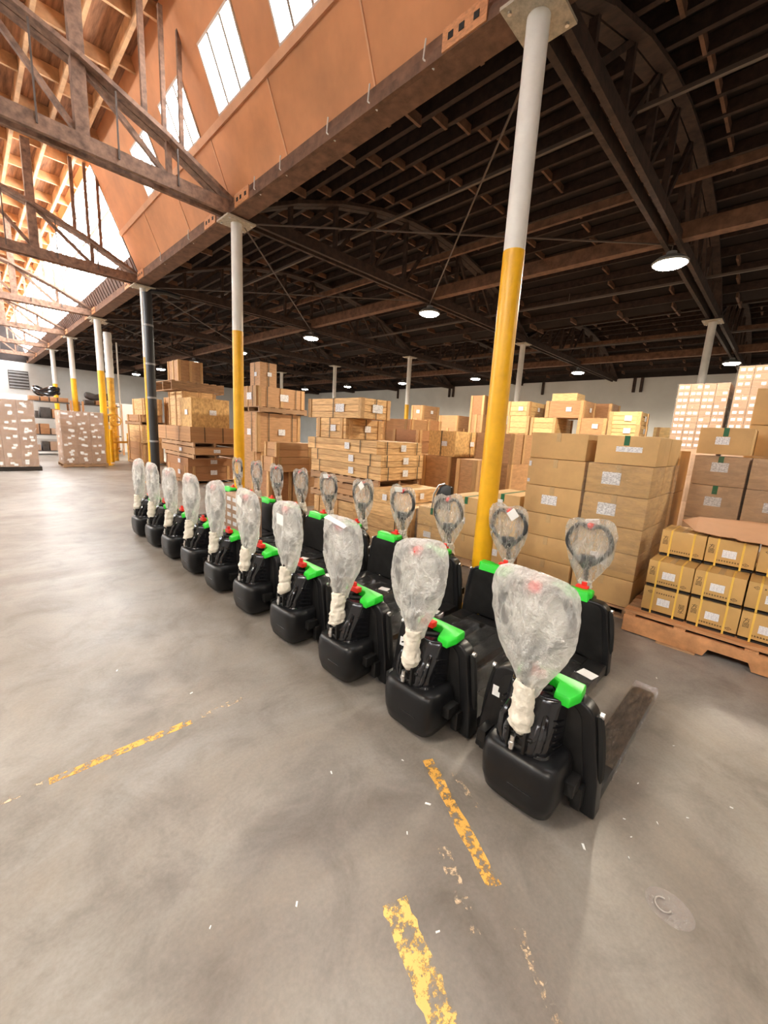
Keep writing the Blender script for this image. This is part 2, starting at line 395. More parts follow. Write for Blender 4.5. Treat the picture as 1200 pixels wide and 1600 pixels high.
# dark arched roofs over the two right-hand bays
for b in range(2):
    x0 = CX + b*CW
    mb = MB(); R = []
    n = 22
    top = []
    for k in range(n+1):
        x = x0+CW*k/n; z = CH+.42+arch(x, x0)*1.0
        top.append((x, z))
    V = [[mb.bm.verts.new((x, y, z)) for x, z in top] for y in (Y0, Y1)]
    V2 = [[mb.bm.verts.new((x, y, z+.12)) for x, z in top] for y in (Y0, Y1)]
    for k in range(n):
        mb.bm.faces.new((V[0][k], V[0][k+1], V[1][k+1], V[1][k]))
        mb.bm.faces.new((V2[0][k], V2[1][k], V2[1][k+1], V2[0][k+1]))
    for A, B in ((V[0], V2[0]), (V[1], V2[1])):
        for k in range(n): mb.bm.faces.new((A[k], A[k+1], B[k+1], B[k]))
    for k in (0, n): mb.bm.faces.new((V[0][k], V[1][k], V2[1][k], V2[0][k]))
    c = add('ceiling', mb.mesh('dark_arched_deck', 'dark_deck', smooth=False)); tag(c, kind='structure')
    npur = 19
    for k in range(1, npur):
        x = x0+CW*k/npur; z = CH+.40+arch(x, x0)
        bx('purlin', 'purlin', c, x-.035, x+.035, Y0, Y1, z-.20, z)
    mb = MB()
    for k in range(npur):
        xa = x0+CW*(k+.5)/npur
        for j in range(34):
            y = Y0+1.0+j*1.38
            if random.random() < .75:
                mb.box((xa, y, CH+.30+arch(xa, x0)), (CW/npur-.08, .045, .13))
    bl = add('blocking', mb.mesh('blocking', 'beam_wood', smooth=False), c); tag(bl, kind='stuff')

# high monitor roof over the left-hand bay (boards on deep joists)
TILT = math.radians(-22.83)
MZ0, MZT = 5.58, 7.86
def wallx(z): return 3.655-.421*(z-5.58)
XM = (CX+XL)/2                                   # bay centre
c = bx('ceiling', 'ceil_board', None, 2*XM-wallx(MZT)-.1, wallx(MZT)+.1, Y0, Y1, 8.02, 8.12); tag(c, kind='structure')
c.name = 'ceiling'
cz = thing('roof_joists', 'deep wooden joists and blocking under the high monitor roof', 'roof joists')
xj = []
k = 0
while True:
    x = 2.40-.555*k
    if x < 2*XM-2.4: break
    xj.append(x); k += 1
for i, x in enumerate(xj):
    bx('joist', 'joist', cz, x-.03, x+.03, Y0, Y1, 7.74, 8.019)
st = MB()
for i, x in enumerate([2.40+.40]+xj[:-1]):
    x2 = ([2.40+.40]+xj)[i+1]
    for j in range(36):
        y = Y0+.7+j*1.36+(.25 if i % 2 else 0)
        if i < 5 and 7.5 < y < 27: bx('blocking', 'joist', cz, x2+.035, x-.035, y-.025, y+.025, 7.80, 8.018)
        else: st.box(((x+x2)/2, y, 7.91), (abs(x-x2)-.07, .05, .21))
so = add('blocking', st.mesh('far_blocking', 'joist', smooth=False), cz); tag(so, kind='stuff')

# inclined clerestory walls, both sides of the monitor
def incl(name, m, parent, side, y0, y1, z0, z1, off=0.0, th=.03):
    """flat board lying in the inclined plane; off = distance proud towards the room"""
    zc = (z0+z1)/2; h = (z1-z0)/math.cos(TILT)
    nx, nz_ = -math.cos(TILT), math.sin(TILT)          # towards the room for the right-hand wall
    x = wallx(zc)+nx*off; z = zc+nz_*off
    if side < 0: x = 2*XM-x
    o = bpy.data.objects.new(name, ubox(m)); link(o, parent)
    o.location = (x, (y0+y1)/2, z); o.scale = (th, y1-y0, h)
    o.rotation_euler = (0, TILT*side, 0)
    return o

wn = 0
for side in (1, -1):
    nm = 'wall_clerestory_right' if side > 0 else 'wall_clerestory_left'
    root = bpy.data.objects.new(nm, None); link(root); tag(root, kind='structure')
    wins = [(4.92+1.77*k-.52, 4.92+1.77*k+.52) for k in range(-7, 4)]
    incl('header', 'orange', root, side, Y0, 13.2, 7.27, 7.98)
    prev = Y0
    for a, b in wins:
        incl('pier', 'orange', root, side, prev, a, 6.50, 7.27); prev = b
    incl('pier', 'orange', root, side, prev, 13.2, 6.50, 7.27)
    y = 4.03-1.82*7
    while y < 13.1:
        ya, yb = max(y, Y0), min(y+1.82, 13.2)
        p = incl('panel', 'orange', root, side, ya+.004, yb-.004, 5.56, 6.47)
        if ya > 2 and side > 0:
            incl('joint_strip', 'orange_trim', root, side, ya-.012, ya+.012, 5.58, 6.46, .02, .012)
        y += 1.82
    incl('sill_band', 'orange_trim', root, side, Y0, 13.2, 6.41, 6.50, .03, .05)
    for a, b in wins:
        wn += 1
        wr = bpy.data.objects.new('window_%d' % wn, None); link(wr); tag(wr, kind='structure')
        incl('pane', 'pane', wr, side, a, b, 6.50, 7.27, -.03, .01)
        for q in (.3, .68):
            incl('mullion', 'mullion', wr, side, a+(b-a)*q-.022, a+(b-a)*q+.022, 6.50, 7.27, .01, .04)
        incl('frame', 'win_frame', wr, side, a, b, 6.50, 6.535, .01, .05)
        incl('frame', 'win_frame', wr, side, a, b, 7.24, 7.27, .01, .05)
        incl('frame', 'win_frame', wr, side, a, a+.03, 6.50, 7.27, .01, .05)
        incl('frame', 'win_frame', wr, side, b-.03, b, 6.50, 7.27, .01, .05)
    # far stretch: corrugated kerb and a long strip of glass
    kb = incl('kerb', 'corrugated', root, side, 13.2, Y1, 5.56, 6.02)
    for k in range(60):
        yy = 13.3+k*.30
        if yy < 31: incl('rib', 'corrugated', root, side, yy, yy+.11, 5.57, 6.01, .025, .03)
    incl('header', 'orange', root, side, 13.2, Y1, 7.80, 7.98)
    yy = 13.2
    while yy < Y1-.5:
        wn += 1
        wr = bpy.data.objects.new('window_%d' % wn, None); link(wr); tag(wr, kind='structure')
        y2 = min(yy+2.763, Y1)
        incl('pane', 'pane', wr, side, yy, y2, 6.02, 7.80, -.03, .01)
        for q in range(4):
            incl('mullion', 'mullion', wr, side, yy+q*.69-.02, yy+q*.69+.02, 6.02, 7.80, 0, .05)
        incl('mullion', 'win_frame', wr, side, yy, y2, 6.93, 6.98, 0, .05)
        yy = y2
    # eave beam carrying the clerestory
    bxx = CX if side > 0 else XL
    if side > 0:
        eb = thing('eave_beam', 'long dark brown timber beam under the orange clerestory wall', 'beam', (bxx, 0, CH))
        bx('timber', 'beam_wood', eb, -.14, .12, Y0, Y1, .02, .27)
        bx('ledger', 'beam_wood', eb, -.20, -.14, Y0, Y1, .02, .12)
        for i in range(9):
            yc = CY0+i*CS
            for s in (-1, 1):
                pl = bx('splice_plate', 'orange_plate', eb, -.215, -.20, yc+s*.62-.24, yc+s*.62+.24, .03, .22)
                for q in (-.28, 0.05, .3):
                    box('hole', 'recess', pl, (-.6, q, 0), (.4, .12, .3))
        for i, yy in enumerate((3.2, 4.0, 4.75, 5.85, 6.6, 9.3, 11.0)):
            bar('clip', 'white_pipe', eb, (-.21, yy, .26), (-.21, yy+.02, .10), .012, .012)
            bar('clip', 'white_pipe', eb, (-.21, yy+.02, .10), (-.14, yy-.07, .01), .012, .012)

# ------------------------------------------------------------------ roof trusses
def truss(b, i):
    x0 = XL+b*CW; y = CY0+i*CS
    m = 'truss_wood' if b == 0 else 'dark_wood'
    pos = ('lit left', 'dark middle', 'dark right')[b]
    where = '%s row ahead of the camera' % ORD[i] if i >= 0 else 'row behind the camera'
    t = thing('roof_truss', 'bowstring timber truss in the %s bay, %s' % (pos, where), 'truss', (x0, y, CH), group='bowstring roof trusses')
    for s in (-1, 1):
        bx('bottom_chord', m, t, 0, CW, s*.10-.035, s*.10+.035, .03, .23)
    n = 10
    P = [(CW*k/n, .17+arch(x0+CW*k/n, x0)) for k in range(n+1)]
    for k in range(n):
        for s in (-1, 1):
            bar('top_chord', m, t, (P[k][0], s*.09, P[k][1]), (P[k+1][0]+.02, s*.09, P[k+1][1]), .16, .06)
    for k in range(1, n):
        bar('web_post', m, t, (P[k][0], 0, .2), (P[k][0], 0, P[k][1]), .07, .09)
        if k < n-1:
            a, c_ = (P[k], P[k+1])
            if k < n//2: bar('web_diagonal', m, t, (P[k][0], .0, .2), (P[k+1][0], .0, P[k+1][1]), .06, .07)
            else: bar('web_diagonal', m, t, (P[k][0], .0, P[k][1]), (P[k+1][0], .0, .2), .06, .07)
    if b == 0:
        for xw, wd in ((1.5, .16), (2.3, .07), (2.57, .06), (2.82, .06), (.3, .14), (-1.0, .14)):
            for xx in ((xw,) if wd < .1 else (xw,)):
                lx = xx-x0
                zb = .17+arch(xx, x0) if wd < .1 else .2
                bar('hanger_post', m, t, (lx, .0, zb), (lx, .0, 7.75-CH), wd, wd)
                bar('hanger_post', m, t, (CW-lx, .0, zb), (CW-lx, .0, 7.75-CH), wd, wd)
        for xw in (1.0, 1.9, 2.7):
            bar('tie_rod', 'rod', t, (xw-x0, -.15, .1), (xw-x0+.0, -.15, .1+arch(xw, x0)), .02, .02)
    return t
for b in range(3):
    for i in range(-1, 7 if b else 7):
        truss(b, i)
for b in (1, 2):
    x = XL+CW*b+CW/2
    mb_ = thing('ridge_girder', 'heavy timber girder running lengthwise under the dark trusses, %s' % ('above the nearer lamp row' if b == 1 else 'above the farther lamp row'), 'beam', (x, 0, CH))
    bx('timber', 'beam_wood', mb_, -.10, .10, Y0, Y1, .10, .36)
    sb = thing('high_purlin_beam', 'slim timber high in the dark roof, %s' % ('beside the nearer lamp row' if b == 1 else 'beside the farther lamp row'), 'beam', (x-.5, 0, CH))
    bx('timber', 'beam_wood', sb, -.04, .04, Y0, Y1, .78, .92)
# crossed bracing rods and pipes below the dark roof
nb = 0
for i in range(0, 5):
    ya, yb = CY0+i*CS, CY0+(i+1)*CS
    for (p, q, d) in (((CX, ya), (CX+CW/2, yb), 'from the column line outward'), ((CX, yb), (CX+CW/2, ya), 'back toward the camera')):
        r = thing('bracing_rod', 'thin diagonal bracing rod %s in roof bay %s' % (d, ORD[i]), 'rod', group='roof bracing rods')
        dz = .05 if d.startswith('back') else 0
        bar('rod', 'rod', r, (p[0]+.15, p[1], CH-.02+dz), (q[0], q[1], CH+.02+dz), .022, .022)
for i, (x, z, lab) in enumerate(((6.3, 5.95, 'nearest the eave beam'), (11.9, 5.6, 'between the lamp rows'), (17.5, 5.6, 'nearest the right wall'))):
    r = thing('sprinkler_pipe', 'brown sprinkler pipe running under the dark roof, %s' % lab, 'pipe', (x, 0, z), group='sprinkler pipes')
    bar('pipe', 'rod', r, (0, Y0+.2, 0), (0, Y1-.2, 0), .05, .05)
    mb = MB()
    for k in range(14):
        mb.tube((0, Y0+2+k*3.0, .0), (0, Y0+2+k*3.0, .22), .012, n=6)
    h = add('hanger', mb.mesh('pipe_hangers', 'rod'), r)

# ------------------------------------------------------------------ columns
def column(x, y, lab, r=.098, yel=3.51, lower=None, full=True):
    t = thing('column', lab, 'column', (x, y, 0), group='white and yellow pipe columns')
    mb = MB(); mb.tube((0, 0, 0), (0, 0, yel), r, n=24); add('lower_pole', mb.mesh('yellow_pole', 'yellow', ang=60), t)
    mb = MB(); mb.tube((0, 0, yel), (0, 0, CH-.03), r-.002, n=24); add('upper_pole', mb.mesh('white_pole', 'white_pipe', ang=60), t)
    if full:
        bx('cap_plate', 'steel_plate', t, -.26, .26, -.22, .22, CH-.03, CH-.003)
        bx('base_plate', 'yellow', t, -.16, .16, -.16, .16, .0, .018)
        for sx in (-1, 1):
            for sy in (-1, 1):
                mb = MB(); mb.tube((sx*.2, sy*.16, CH-.05), (sx*.2, sy*.16, CH-.03), .018, n=6); add('bolt', mb.mesh('cap_bolt', 'silver'), t)
    return t
LABS = ['thick white over yellow steel column standing among the back row pallet jacks, nearest the camera',
        'white over yellow column beside the far crate stacks, at the end of the jack rows',
        'white column standing against the black downspout',
        'white over yellow column right of the far wrapped pallet, paired with the fire riser',
        'thin white over yellow column behind the far wrapped pallet',
        'thinnest far white over yellow column, left of the one behind the wrapped pallet']
for i in range(6): column(CX, CY0+i*CS, LABS[i], (.098, .098, .075, .11, .11, .11)[i])
column(CX+.16, CY0+3*CS+.5, 'slim twin pipe column tight behind the column next to the fire riser', .06)
L2 = ['white column at right rising behind the wrapped carton towers', 'white and yellow column just right of the nearest big yellow column',
      'white and yellow column above the stacked pine crates in the middle', 'thin pale column behind the topmost pine crate',
      'thin pale column behind the crate stack right of the far yellow column', 'far thin column behind the far crate stacks']
for i in range(6): column(CX+CW, CY0+i*CS, L2[i], .10, 3.2)

# black downspout in front of the third column
t = thing('downspout', 'black drain pipe running down the third column of the eave line', 'pipe', (CX+.035, CY0+2*CS-.21, 0))
mb = MB(); mb.tube((0, 0, 0), (0, 0, 5.15), .115, n=16); add('pipe', mb.mesh('downspout_pipe', 'black_pipe'), t)
for z in (1.2, 2.4, 3.3, 4.3):
    mb = MB(); mb.tube((0, 0, z), (0, 0, z+.05), .125, n=16); add('clamp', mb.mesh('pipe_clamp', 'grey_metal'), t)
mb = MB(); mb.path([(0, 0, 5.1), (.1, -.05, 5.2), (.45, -.1, 5.25), (.8, -.1, 5.22)], .06, 10); add('elbow', mb.mesh('drain_elbow', 'black_pipe'), t)

# ------------------------------------------------------------------ ceiling lamps
lampd = {}
def lamp(x, y, z, lab, share=1.0):
    t = thing('high_bay_lamp', lab, 'lamp', (x, y, z), group='round high bay lamps')
    if 'h' not in lampd:
        mb = MB(); mb.rings([[(math.cos(2*PI*j/20)*r, math.sin(2*PI*j/20)*r, h) for j in range(20)] for r, h in ((.28, 0), (.29, .03), (.21, .10), (.09, .13), (.08, .2))])
        lampd['h'] = mb.mesh('lamp_housing', 'lamp_body')
        mb = MB(); mb.sphere((0, 0, 0), .25, (1, 1, .22), 20, 8); lampd['l'] = mb.mesh('lamp_lens', 'lens')
        mb = MB(); mb.tube((0, 0, .2), (0, 0, .343), .012, n=8); lampd['r'] = mb.mesh('lamp_hanger', 'rod')
        ld = bpy.data.lights.new('lamp_light', 'SPOT'); ld.energy = LAMP_WATT; ld.color = (1.0, .87, .68); ld.shadow_soft_size = .16
        ld.spot_size = math.radians(165); ld.spot_blend = .45
        lampd['d'] = ld
    add('housing', lampd['h'], t); add('lens', lampd['l'], t, (0, 0, -.005)); add('hanger', lampd['r'], t)
    if share <= 0: return
    if share not in lampd:
        lampd[share] = lampd['d'].copy(); lampd[share].energy = LAMP_WATT*share
    lo = bpy.data.objects.new('lamp_light', lampd[share]); link(lo, t); lo.location = (0, 0, -.09)
A_L = ['behind the camera at right, nearer lamp row', 'large bright lamp at upper right, nearest of all', 'second lamp of the nearer row, upper middle',
       'third lamp of the nearer row, above the pine crates', 'just right of the far yellow column', 'left of the far yellow column',
       'near the downspout top', 'farthest lamp of the nearer row']
for i in range(-1, 7):
    lamp(9.2, CY0+i*CS, 5.08, 'round glowing high bay lamp, ' + A_L[i+1], 1.0 if i < 6 else 0)
B_L = ['behind the camera, by the right wall row', 'beside the tall wrapped carton towers at right', 'above the crates along the right wall, second from the towers',
       'third from the towers in the wall row', 'fourth from the towers in the wall row', 'fifth from the towers in the wall row', 'sixth from the towers in the wall row', 'farthest in the wall row']
for i in range(-1, 7):
    lamp(20.25, CY0+i*CS, 5.08, 'small glowing high bay lamp, ' + B_L[i+1], 1.0 if i in (0, 1, 2, 3) else 0)
for i in range(-1, 5):  # unseen lamps, added to brighten the crates and bags facing the aisle
    lamp(XM, CY0+i*CS, 5.08, 'added unseen high bay lamp of the left-hand bay, %s along the bay' % ORD[i+1], .30 if i < 3 else 0)

# ------------------------------------------------------------------ pallet jacks
def super_ring(cx, cy, hx, hy, z, n=28, e=4.0):
    P = []
    for j in range(n):
        a = 2*PI*j/n; c, s = math.cos(a), math.sin(a)
        P.append((cx+hx*math.copysign(abs(c)**(2/e), c), cy+hy*math.copysign(abs(s)**(2/e), s), z))
    return P

def heart(t, w=.175, h=.19, zc=.985):
    """closed loop outline of the tiller handle in (y,z), dipping at the top centre"""
    a = 2*PI*t
    y = w*math.sin(a)*(1.0-.16*max(0, -math.cos(a)))
    z = zc+h*math.cos(a)
    if math.cos(a) > 0: z -= .055*math.exp(-(y/.06)**2)
    else: z -= .0
    if math.cos(a) < -.2: y *= 1-.42*(-math.cos(a)-.2)
    return y, z

J = {}
def build_jack_meshes():
    # drive cover: bulged rounded housing
    mb = MB()
    prof = [(.035, .115, .165), (.05, .135, .185), (.12, .152, .205), (.20, .157, .212), (.275, .153, .208), (.305, .142, .197), (.318, .122, .178), (.322, .09, .14)]
    mb.rings([super_ring(-.155, -.02, hx, hy*.93, z, 40, 4.4) for z, hx, hy in prof])
    J['drive'] = mb.mesh('drive_cover', 'black_plastic', ang=50)
    mb = MB(); mb.box((-.306, -.06, .17), (.012, .12, .005)); J['seam'] = mb.mesh('cover_seam', 'black_gloss')
    mb = MB(); mb.rings([super_ring(-.165, -.02, hx, hy, z, 28, 4) for z, hx, hy in ((.322, .085, .12), (.332, .08, .115))]); J['lid'] = mb.mesh('drive_lid', 'black_gloss')
    mb = MB(); mb.tube((-.2, -.05, .06), (-.2, .05, .06), .058, n=20); J['dwheel'] = mb.mesh('drive_wheel', 'recess')
    # guard: trapezoid shield with rounded shoulders, arched foot
    def outline(hb, ht, top, r, foot):
        P = [(-hb, .012), (-hb+.07, .012)]
        P += [(-hb+.11, foot*.6), (-.14, foot), (.14, foot), (hb-.11, foot*.6), (hb-.07, .012), (hb, .012)]
        P.append((hb-.012, .2))
        for k in range(7):
            a = PI/2*k/6
            P.append((ht-r+r*math.cos(a), top-r+r*math.sin(a)))
        for k in range(7):
            a = PI/2+PI/2*k/6
            P.append((-ht+r+r*math.cos(a), top-r+r*math.sin(a)))
        P.append((-hb+.012, .2))
        return P
    mb = MB(); mb.prism(outline(.335, .272, .585, .09, .11), -.045, .05)
    J['guard'] = mb.mesh('guard', 'black_plastic', bevel=.014, seg=3, ang=50)
    mb = MB(); mb.prism([(y*.80, .03+z*.90) for y, z in outline(.335, .272, .585, .09, .16)], -.05, -.0452)
    J['inner'] = mb.mesh('guard_inset', 'black_metal', bevel=.003, ang=50)
    mb = MB(); mb.prism([(y*.86, .03+z*.92) for y, z in outline(.335, .272, .585, .09, .12)], .0502, .056)
    J['outer'] = mb.mesh('guard_back_panel', 'black_metal', bevel=.004, ang=50)
    # slot along each shoulder edge
    for s in (-1, 1):
        mb = MB(); P = [(.005, s*(.270+.003), .53), (.005, s*.290, .44), (.005, s*.306, .33), (.005, s*.318, .22), (.005, s*.322, .19)]
        mb.path(P, [.020, .024, .024, .020, .008], 8); J['slot%d' % s] = mb.mesh('guard_slot', 'recess')
        mb = MB(); mb.tube((.005, s*.278, .535), (.005, s*.296, .535), .015, n=10); J['sbolt%d' % s] = mb.mesh('guard_bolt', 'silver')
    # mast housing with louvres
    mb = MB()
    mb.rings([[(-.045, -.15, z), (-.045, .15, z), (-.16-dx, .13, z), (-.20-dx, .07, z), (-.20-dx, -.07, z), (-.16-dx, -.13, z)] for z, dx in ((.30, .06), (.40, .05), (.47, 0), (.55, -.03), (.585, -.05))])
    J['mast'] = mb.mesh('mast_housing', 'black_gloss', bevel=.012, ang=40)
    for s in (-1, 1):
        mb = MB()
        for k in range(5):
            mb.path([(-.075-k*.0, s*.146, .335+k*.034), (-.165, s*.142, .36+k*.034)], .0045, 6)
        J['louv%d' % s] = mb.mesh('louvre_rib', 'black_gloss')
        mb = MB(); mb.path([(-.10, s*.05, .52), (-.17, s*.09, .50), (-.215, s*.105, .44), (-.235, s*.10, .37), (-.24, s*.085, .33)], [.012, .016, .018, .018, .012], 8)
        J['hose%d' % s] = mb.mesh('side_rib', 'black_gloss')
    # tiller base bracket with chrome pin
    mb = MB()
    for s in (-1, 1): mb.box((-.245, s*.042, .385), (.07, .014, .11))
    mb.box((-.225, 0, .355), (.06, .09, .05)); mb.tube((-.25, -.07, .40), (-.25, .07, .40), .011, n=10)
    J['brk'] = mb.mesh('tiller_bracket', 'black_metal', bevel=.004)
    mb = MB(); mb.tube((-.285, .012, .335), (-.28, .012, .405), .013, n=12); mb.tube((-.285, .012, .355), (-.284, .012, .375), .017, n=12)
    J['pin'] = mb.mesh('chrome_pin', 'silver')
    # linkage beside the drive
    for s in (-1, 1):
        mb = MB(); mb.box((-.12, s*.235, .20), (.10, .05, .07)); mb.box((-.07, s*.255, .12), (.06, .045, .12)); mb.tube((-.16, s*.22, .22), (-.06, s*.25, .16), .016, n=8)
        J['linkage%d' % s] = mb.mesh('linkage', 'black_metal', bevel=.008)
    # green cover: long strip and a front block
    mb = MB()
    P = [(.034, -.19), (.040, .105), (.02, .13), (-.07, .12), (-.07, .082), (-.032, .075), (-.028, -.055), (-.05, -.085), (-.108, -.09), (-.112, -.165), (-.06, -.20)]
    mb.rings([[(x, y, .590) for x, y in P], [(x, y, .626) for x, y in P], [(x*.93, y*.96-.004, .640) for x, y in P]])
    for v in mb.bm.verts:
        if v.co.x < -.09: v.co.z -= .026
    mb.rings([[(.030, -.185, .60), (.030, .125, .60), (.030, .105, .636), (.030, -.165, .636)], [(.064, -.175, .566), (.064, .115, .566), (.046, .10, .632), (.046, -.16, .632)]])
    J['green'] = mb.mesh('battery_cover', 'green', bevel=.004, seg=2, ang=50)
    mb = MB(); mb.box((-.06, .055, .60), (.07, .10, .04)); mb.tube((-.11, .02, .590), (-.05, -.06, .592), .014, n=10)
    J['base'] = mb.mesh('switch_base', 'black_metal', bevel=.01)
    mb = MB(); mb.rings([[(-.075+dx, y, z) for dx, y, z in ((0, -.02, zz), (.05, -.02, zz), (.045, .075, zz), (0, .075, zz))] for zz in (.622, .645, .660)])
    mb.box((-.05, .04, .675), (.024, .04, .034)); J['red'] = mb.mesh('emergency_switch', 'red', bevel=.005)
    # forks
    for s in (-1, 1):
        mb = MB(); w_ = .071
        def ring(x, ww, z0, z1): return [(x, s*.252-ww, z0), (x, s*.252+ww, z0), (x, s*.252+ww, z1), (x, s*.252-ww, z1)]
        mb.rings([ring(.05, w_, .03, .105), ring(.25, w_, .03, .10), ring(1.15, w_, .035, .095), ring(1.26, w_*.92, .04, .085), ring(1.31, w_*.7, .045, .07)])
        J['fork%d' % s] = mb.mesh('fork', 'black_metal', bevel=.006)
        mb = MB(); mb.tube((1.05, s*.252-.05, .035), (1.05, s*.252+.05, .035), .034, n=14); J['lw%d' % s] = mb.mesh('load_wheel', 'recess')
        mb = MB(); R = []
        n = 26
        for k in range(n+1):
            x = .27+1.07*k/n; q = []
            for j, (yy, zz) in enumerate(((-.0735, .026), (.0735, .026), (.074, .06), (.0735, .102), (.03, .104), (-.03, .103), (-.0735, .102), (-.074, .06))):
                g = .004*mnoise.noise(Vector((x*9+s*5, j*2.3, 0)))
                q.append((x, s*.252+yy+g, max(.012, zz+g)))
            R.append(q)
        mb.rings(R); J['film%d' % s] = mb.mesh('fork_wrap', 'fork_film', ang=25)
    mb = MB(); mb.box((.11, 0, .075), (.13, .36, .06)); J['bridge'] = mb.mesh('fork_bridge', 'black_metal', bevel=.006)
    # tiller
    mb = MB(); mb.tube((-.25, 0, .40), (-.20, 0, .82), .022, n=12); J['pole'] = mb.mesh('tiller_pole', 'black_metal')
    mb = MB()
    loop = [(-.185, *heart(k/40)) for k in range(40)]
    mb.path(loop, .019, 10, closed=True); J['loop'] = mb.mesh('tiller_loop', 'grip')
    mb = MB(); mb.rings([super_ring(-.19, 0, hx, hy, z, 16, 3) for z, hx, hy in ((.77, .028, .03), (.81, .035, .055), (.86, .035, .075), (.885, .03, .06))])
    J['head'] = mb.mesh('tiller_head', 'grip')
    mb = MB(); mb.sphere((-.195, 0, 1.135), .036, (1, 1, .9)); J['button'] = mb.mesh('tiller_button', 'red')
    # bags
    for v in range(6):
        front = v < 4
        prof = [(.60, .046, .044), (.64, .060, .050), (.70, .092, .056), (.76, .130, .058), (.83, .172, .060), (.90, .198, .060), (.97, .212, .058), (1.04, .214, .055), (1.10, .212, .05), (1.15, .202, .044), (1.18, .184, .036), (1.20, .145, .024), (1.212, .05, .008)]
        if not front: prof = [(z, a_*.95, b_*.62) for z, a_, b_ in prof]
        n = 64; fine = []
        for (a, b) in zip(prof, prof[1:]):
            for q in range(5): fine.append(tuple(a[i]+(b[i]-a[i])*q/5 for i in range(3)))
        fine.append(prof[-1]); R = []
        sl = (.10, -.12, .05, -.05, .08, -.08)[v]
        for z, hy, hx in fine:
            ring_ = []
            for j in range(n):
                a = 2*PI*j/n; ca, sa = math.cos(a), math.sin(a)
                P0 = Vector((ca*.9, sa*1.6, z*3.2+v*9))
                ridge = 1-2*abs(mnoise.noise(P0*1.7+Vector((z*1.3, 0, sa*1.2))))
                ridge2 = 1-2*abs(mnoise.noise(Vector((sa*hy*16+z*9, ca*2, z*7-sa*hy*9+v*5))))
                fx = 1+.42*(ridge-.5)+.26*(ridge2-.4)
                fy = 1+.06*mnoise.noise(Vector((ca*2, sa*2, z*6+v*3)))+.03*mnoise.noise(Vector((v*7, sa*3, z*22)))
                dip = -(.006 if front else .035)*math.exp(-((sa*hy)/.06)**2)*max(0, (z-1.05)/.15)
                y_ = hy*sa*fy+.012*math.sin(z*7+v*2)
                ring_.append((-.188+hx*ca*fx, y_, z+dip+sl*y_*max(0, (z-.9)/.3)+.010*mnoise.noise(Vector((a*2.3, v*3.0, z*4)))))
            R.append(ring_)
        mb = MB(); mb.rings(R)
        J['bag%d' % v] = mb.mesh('tiller_bag', 'bag_a' if front else 'bag_b', ang=180)
        mb = MB(); R = []
        zl = .42 if front else .50
        for k in range(30):
            q = k/29; z = zl+(.66-zl)*q
            rr = .050+.010*mnoise.noise(Vector((z*14, v*5.0, 0)))+.007*mnoise.noise(Vector((z*60, v*2.0, 3)))-.018*max(0, 1-k/3)+.008*max(0, 1-abs(q-.25)/.2)
            R.append([(-.245+.05*(z-.40)/.42+math.cos(2*PI*j/24)*rr*(1+.28*mnoise.noise(Vector((math.cos(j*.2618)*2.2+q*2, math.sin(j*.2618)*2.2, z*26+v*3.1)))), math.sin(2*PI*j/24)*rr*(1+.28*mnoise.noise(Vector((math.cos(j*.2618)*2.2, math.sin(j*.2618)*2.2-q*2, z*26+v+9)))), z+.008*math.sin(j*.2618+v)) for j in range(24)])
        mb.rings(R); J['neck%d' % v] = mb.mesh('bag_neck', 'sleeve', ang=180)
build_jack_meshes()

def jack(loc, rz, label, row, v, lean=0.0, paper=None):
    t = thing('pallet_jack', label, 'pallet jack', loc, rz, 'electric pallet jacks in two facing rows')
    d = add('drive_cover', J['drive'], t); add('seam', J['seam'], d); add('lid', J['lid'], d)
    add('drive_wheel', J['dwheel'], t)
    g = add('guard', J['guard'], t); add('inset', J['inner'], g); add('back_panel', J['outer'], g)
    for s in (-1, 1):
        add('slot', J['slot%d' % s], g); add('bolt', J['sbolt%d' % s], g)
    m_ = add('mast_housing', J['mast'], t)
    for s in (-1, 1): add('louvre', J['louv%d' % s], m_); add('side_rib', J['hose%d' % s], m_)
    b_ = add('tiller_bracket', J['brk'], t); add('chrome_pin', J['pin'], b_)
    for s in (-1, 1): add('linkage', J['linkage%d' % s], t)
    gc = add('battery_cover', J['green'], t); gc['label'] = 'bright green cover on top of the guard'
    add('switch_base', J['base'], t); r_ = add('emergency_switch', J['red'], t); r_['label'] = 'red emergency switch'
    for s in (-1, 1):
        f_ = add('fork', J['fork%d' % s], t); add('fork_wrap', J['film%d' % s], f_)
        add('load_wheel', J['lw%d' % s], t)
    add('fork_bridge', J['bridge'], t)
    p_ = add('tiller', J['pole'], t)
    add('loop_handle', J['loop'], p_); add('control_head', J['head'], p_); add('button', J['button'], p_)
    bg = add('tiller_bag', J['bag%d' % v], p_); bg['label'] = 'wrinkled plastic bag over the tiller handle'
    add('bag_neck', J['neck%d' % v], p_)
    p_.rotation_euler = (lean, 0, 0)
    if lean: p_.location = (0, .40*math.sin(lean), .40*(1-math.cos(lean)))
    if paper:
        for (x, y, z, sx, sy, sz, rx, ry, rz_) in paper:
            box('paper_tag', 'paper', t, (x, y, z), (sx, sy, sz), (rx, ry, rz_))
    return t

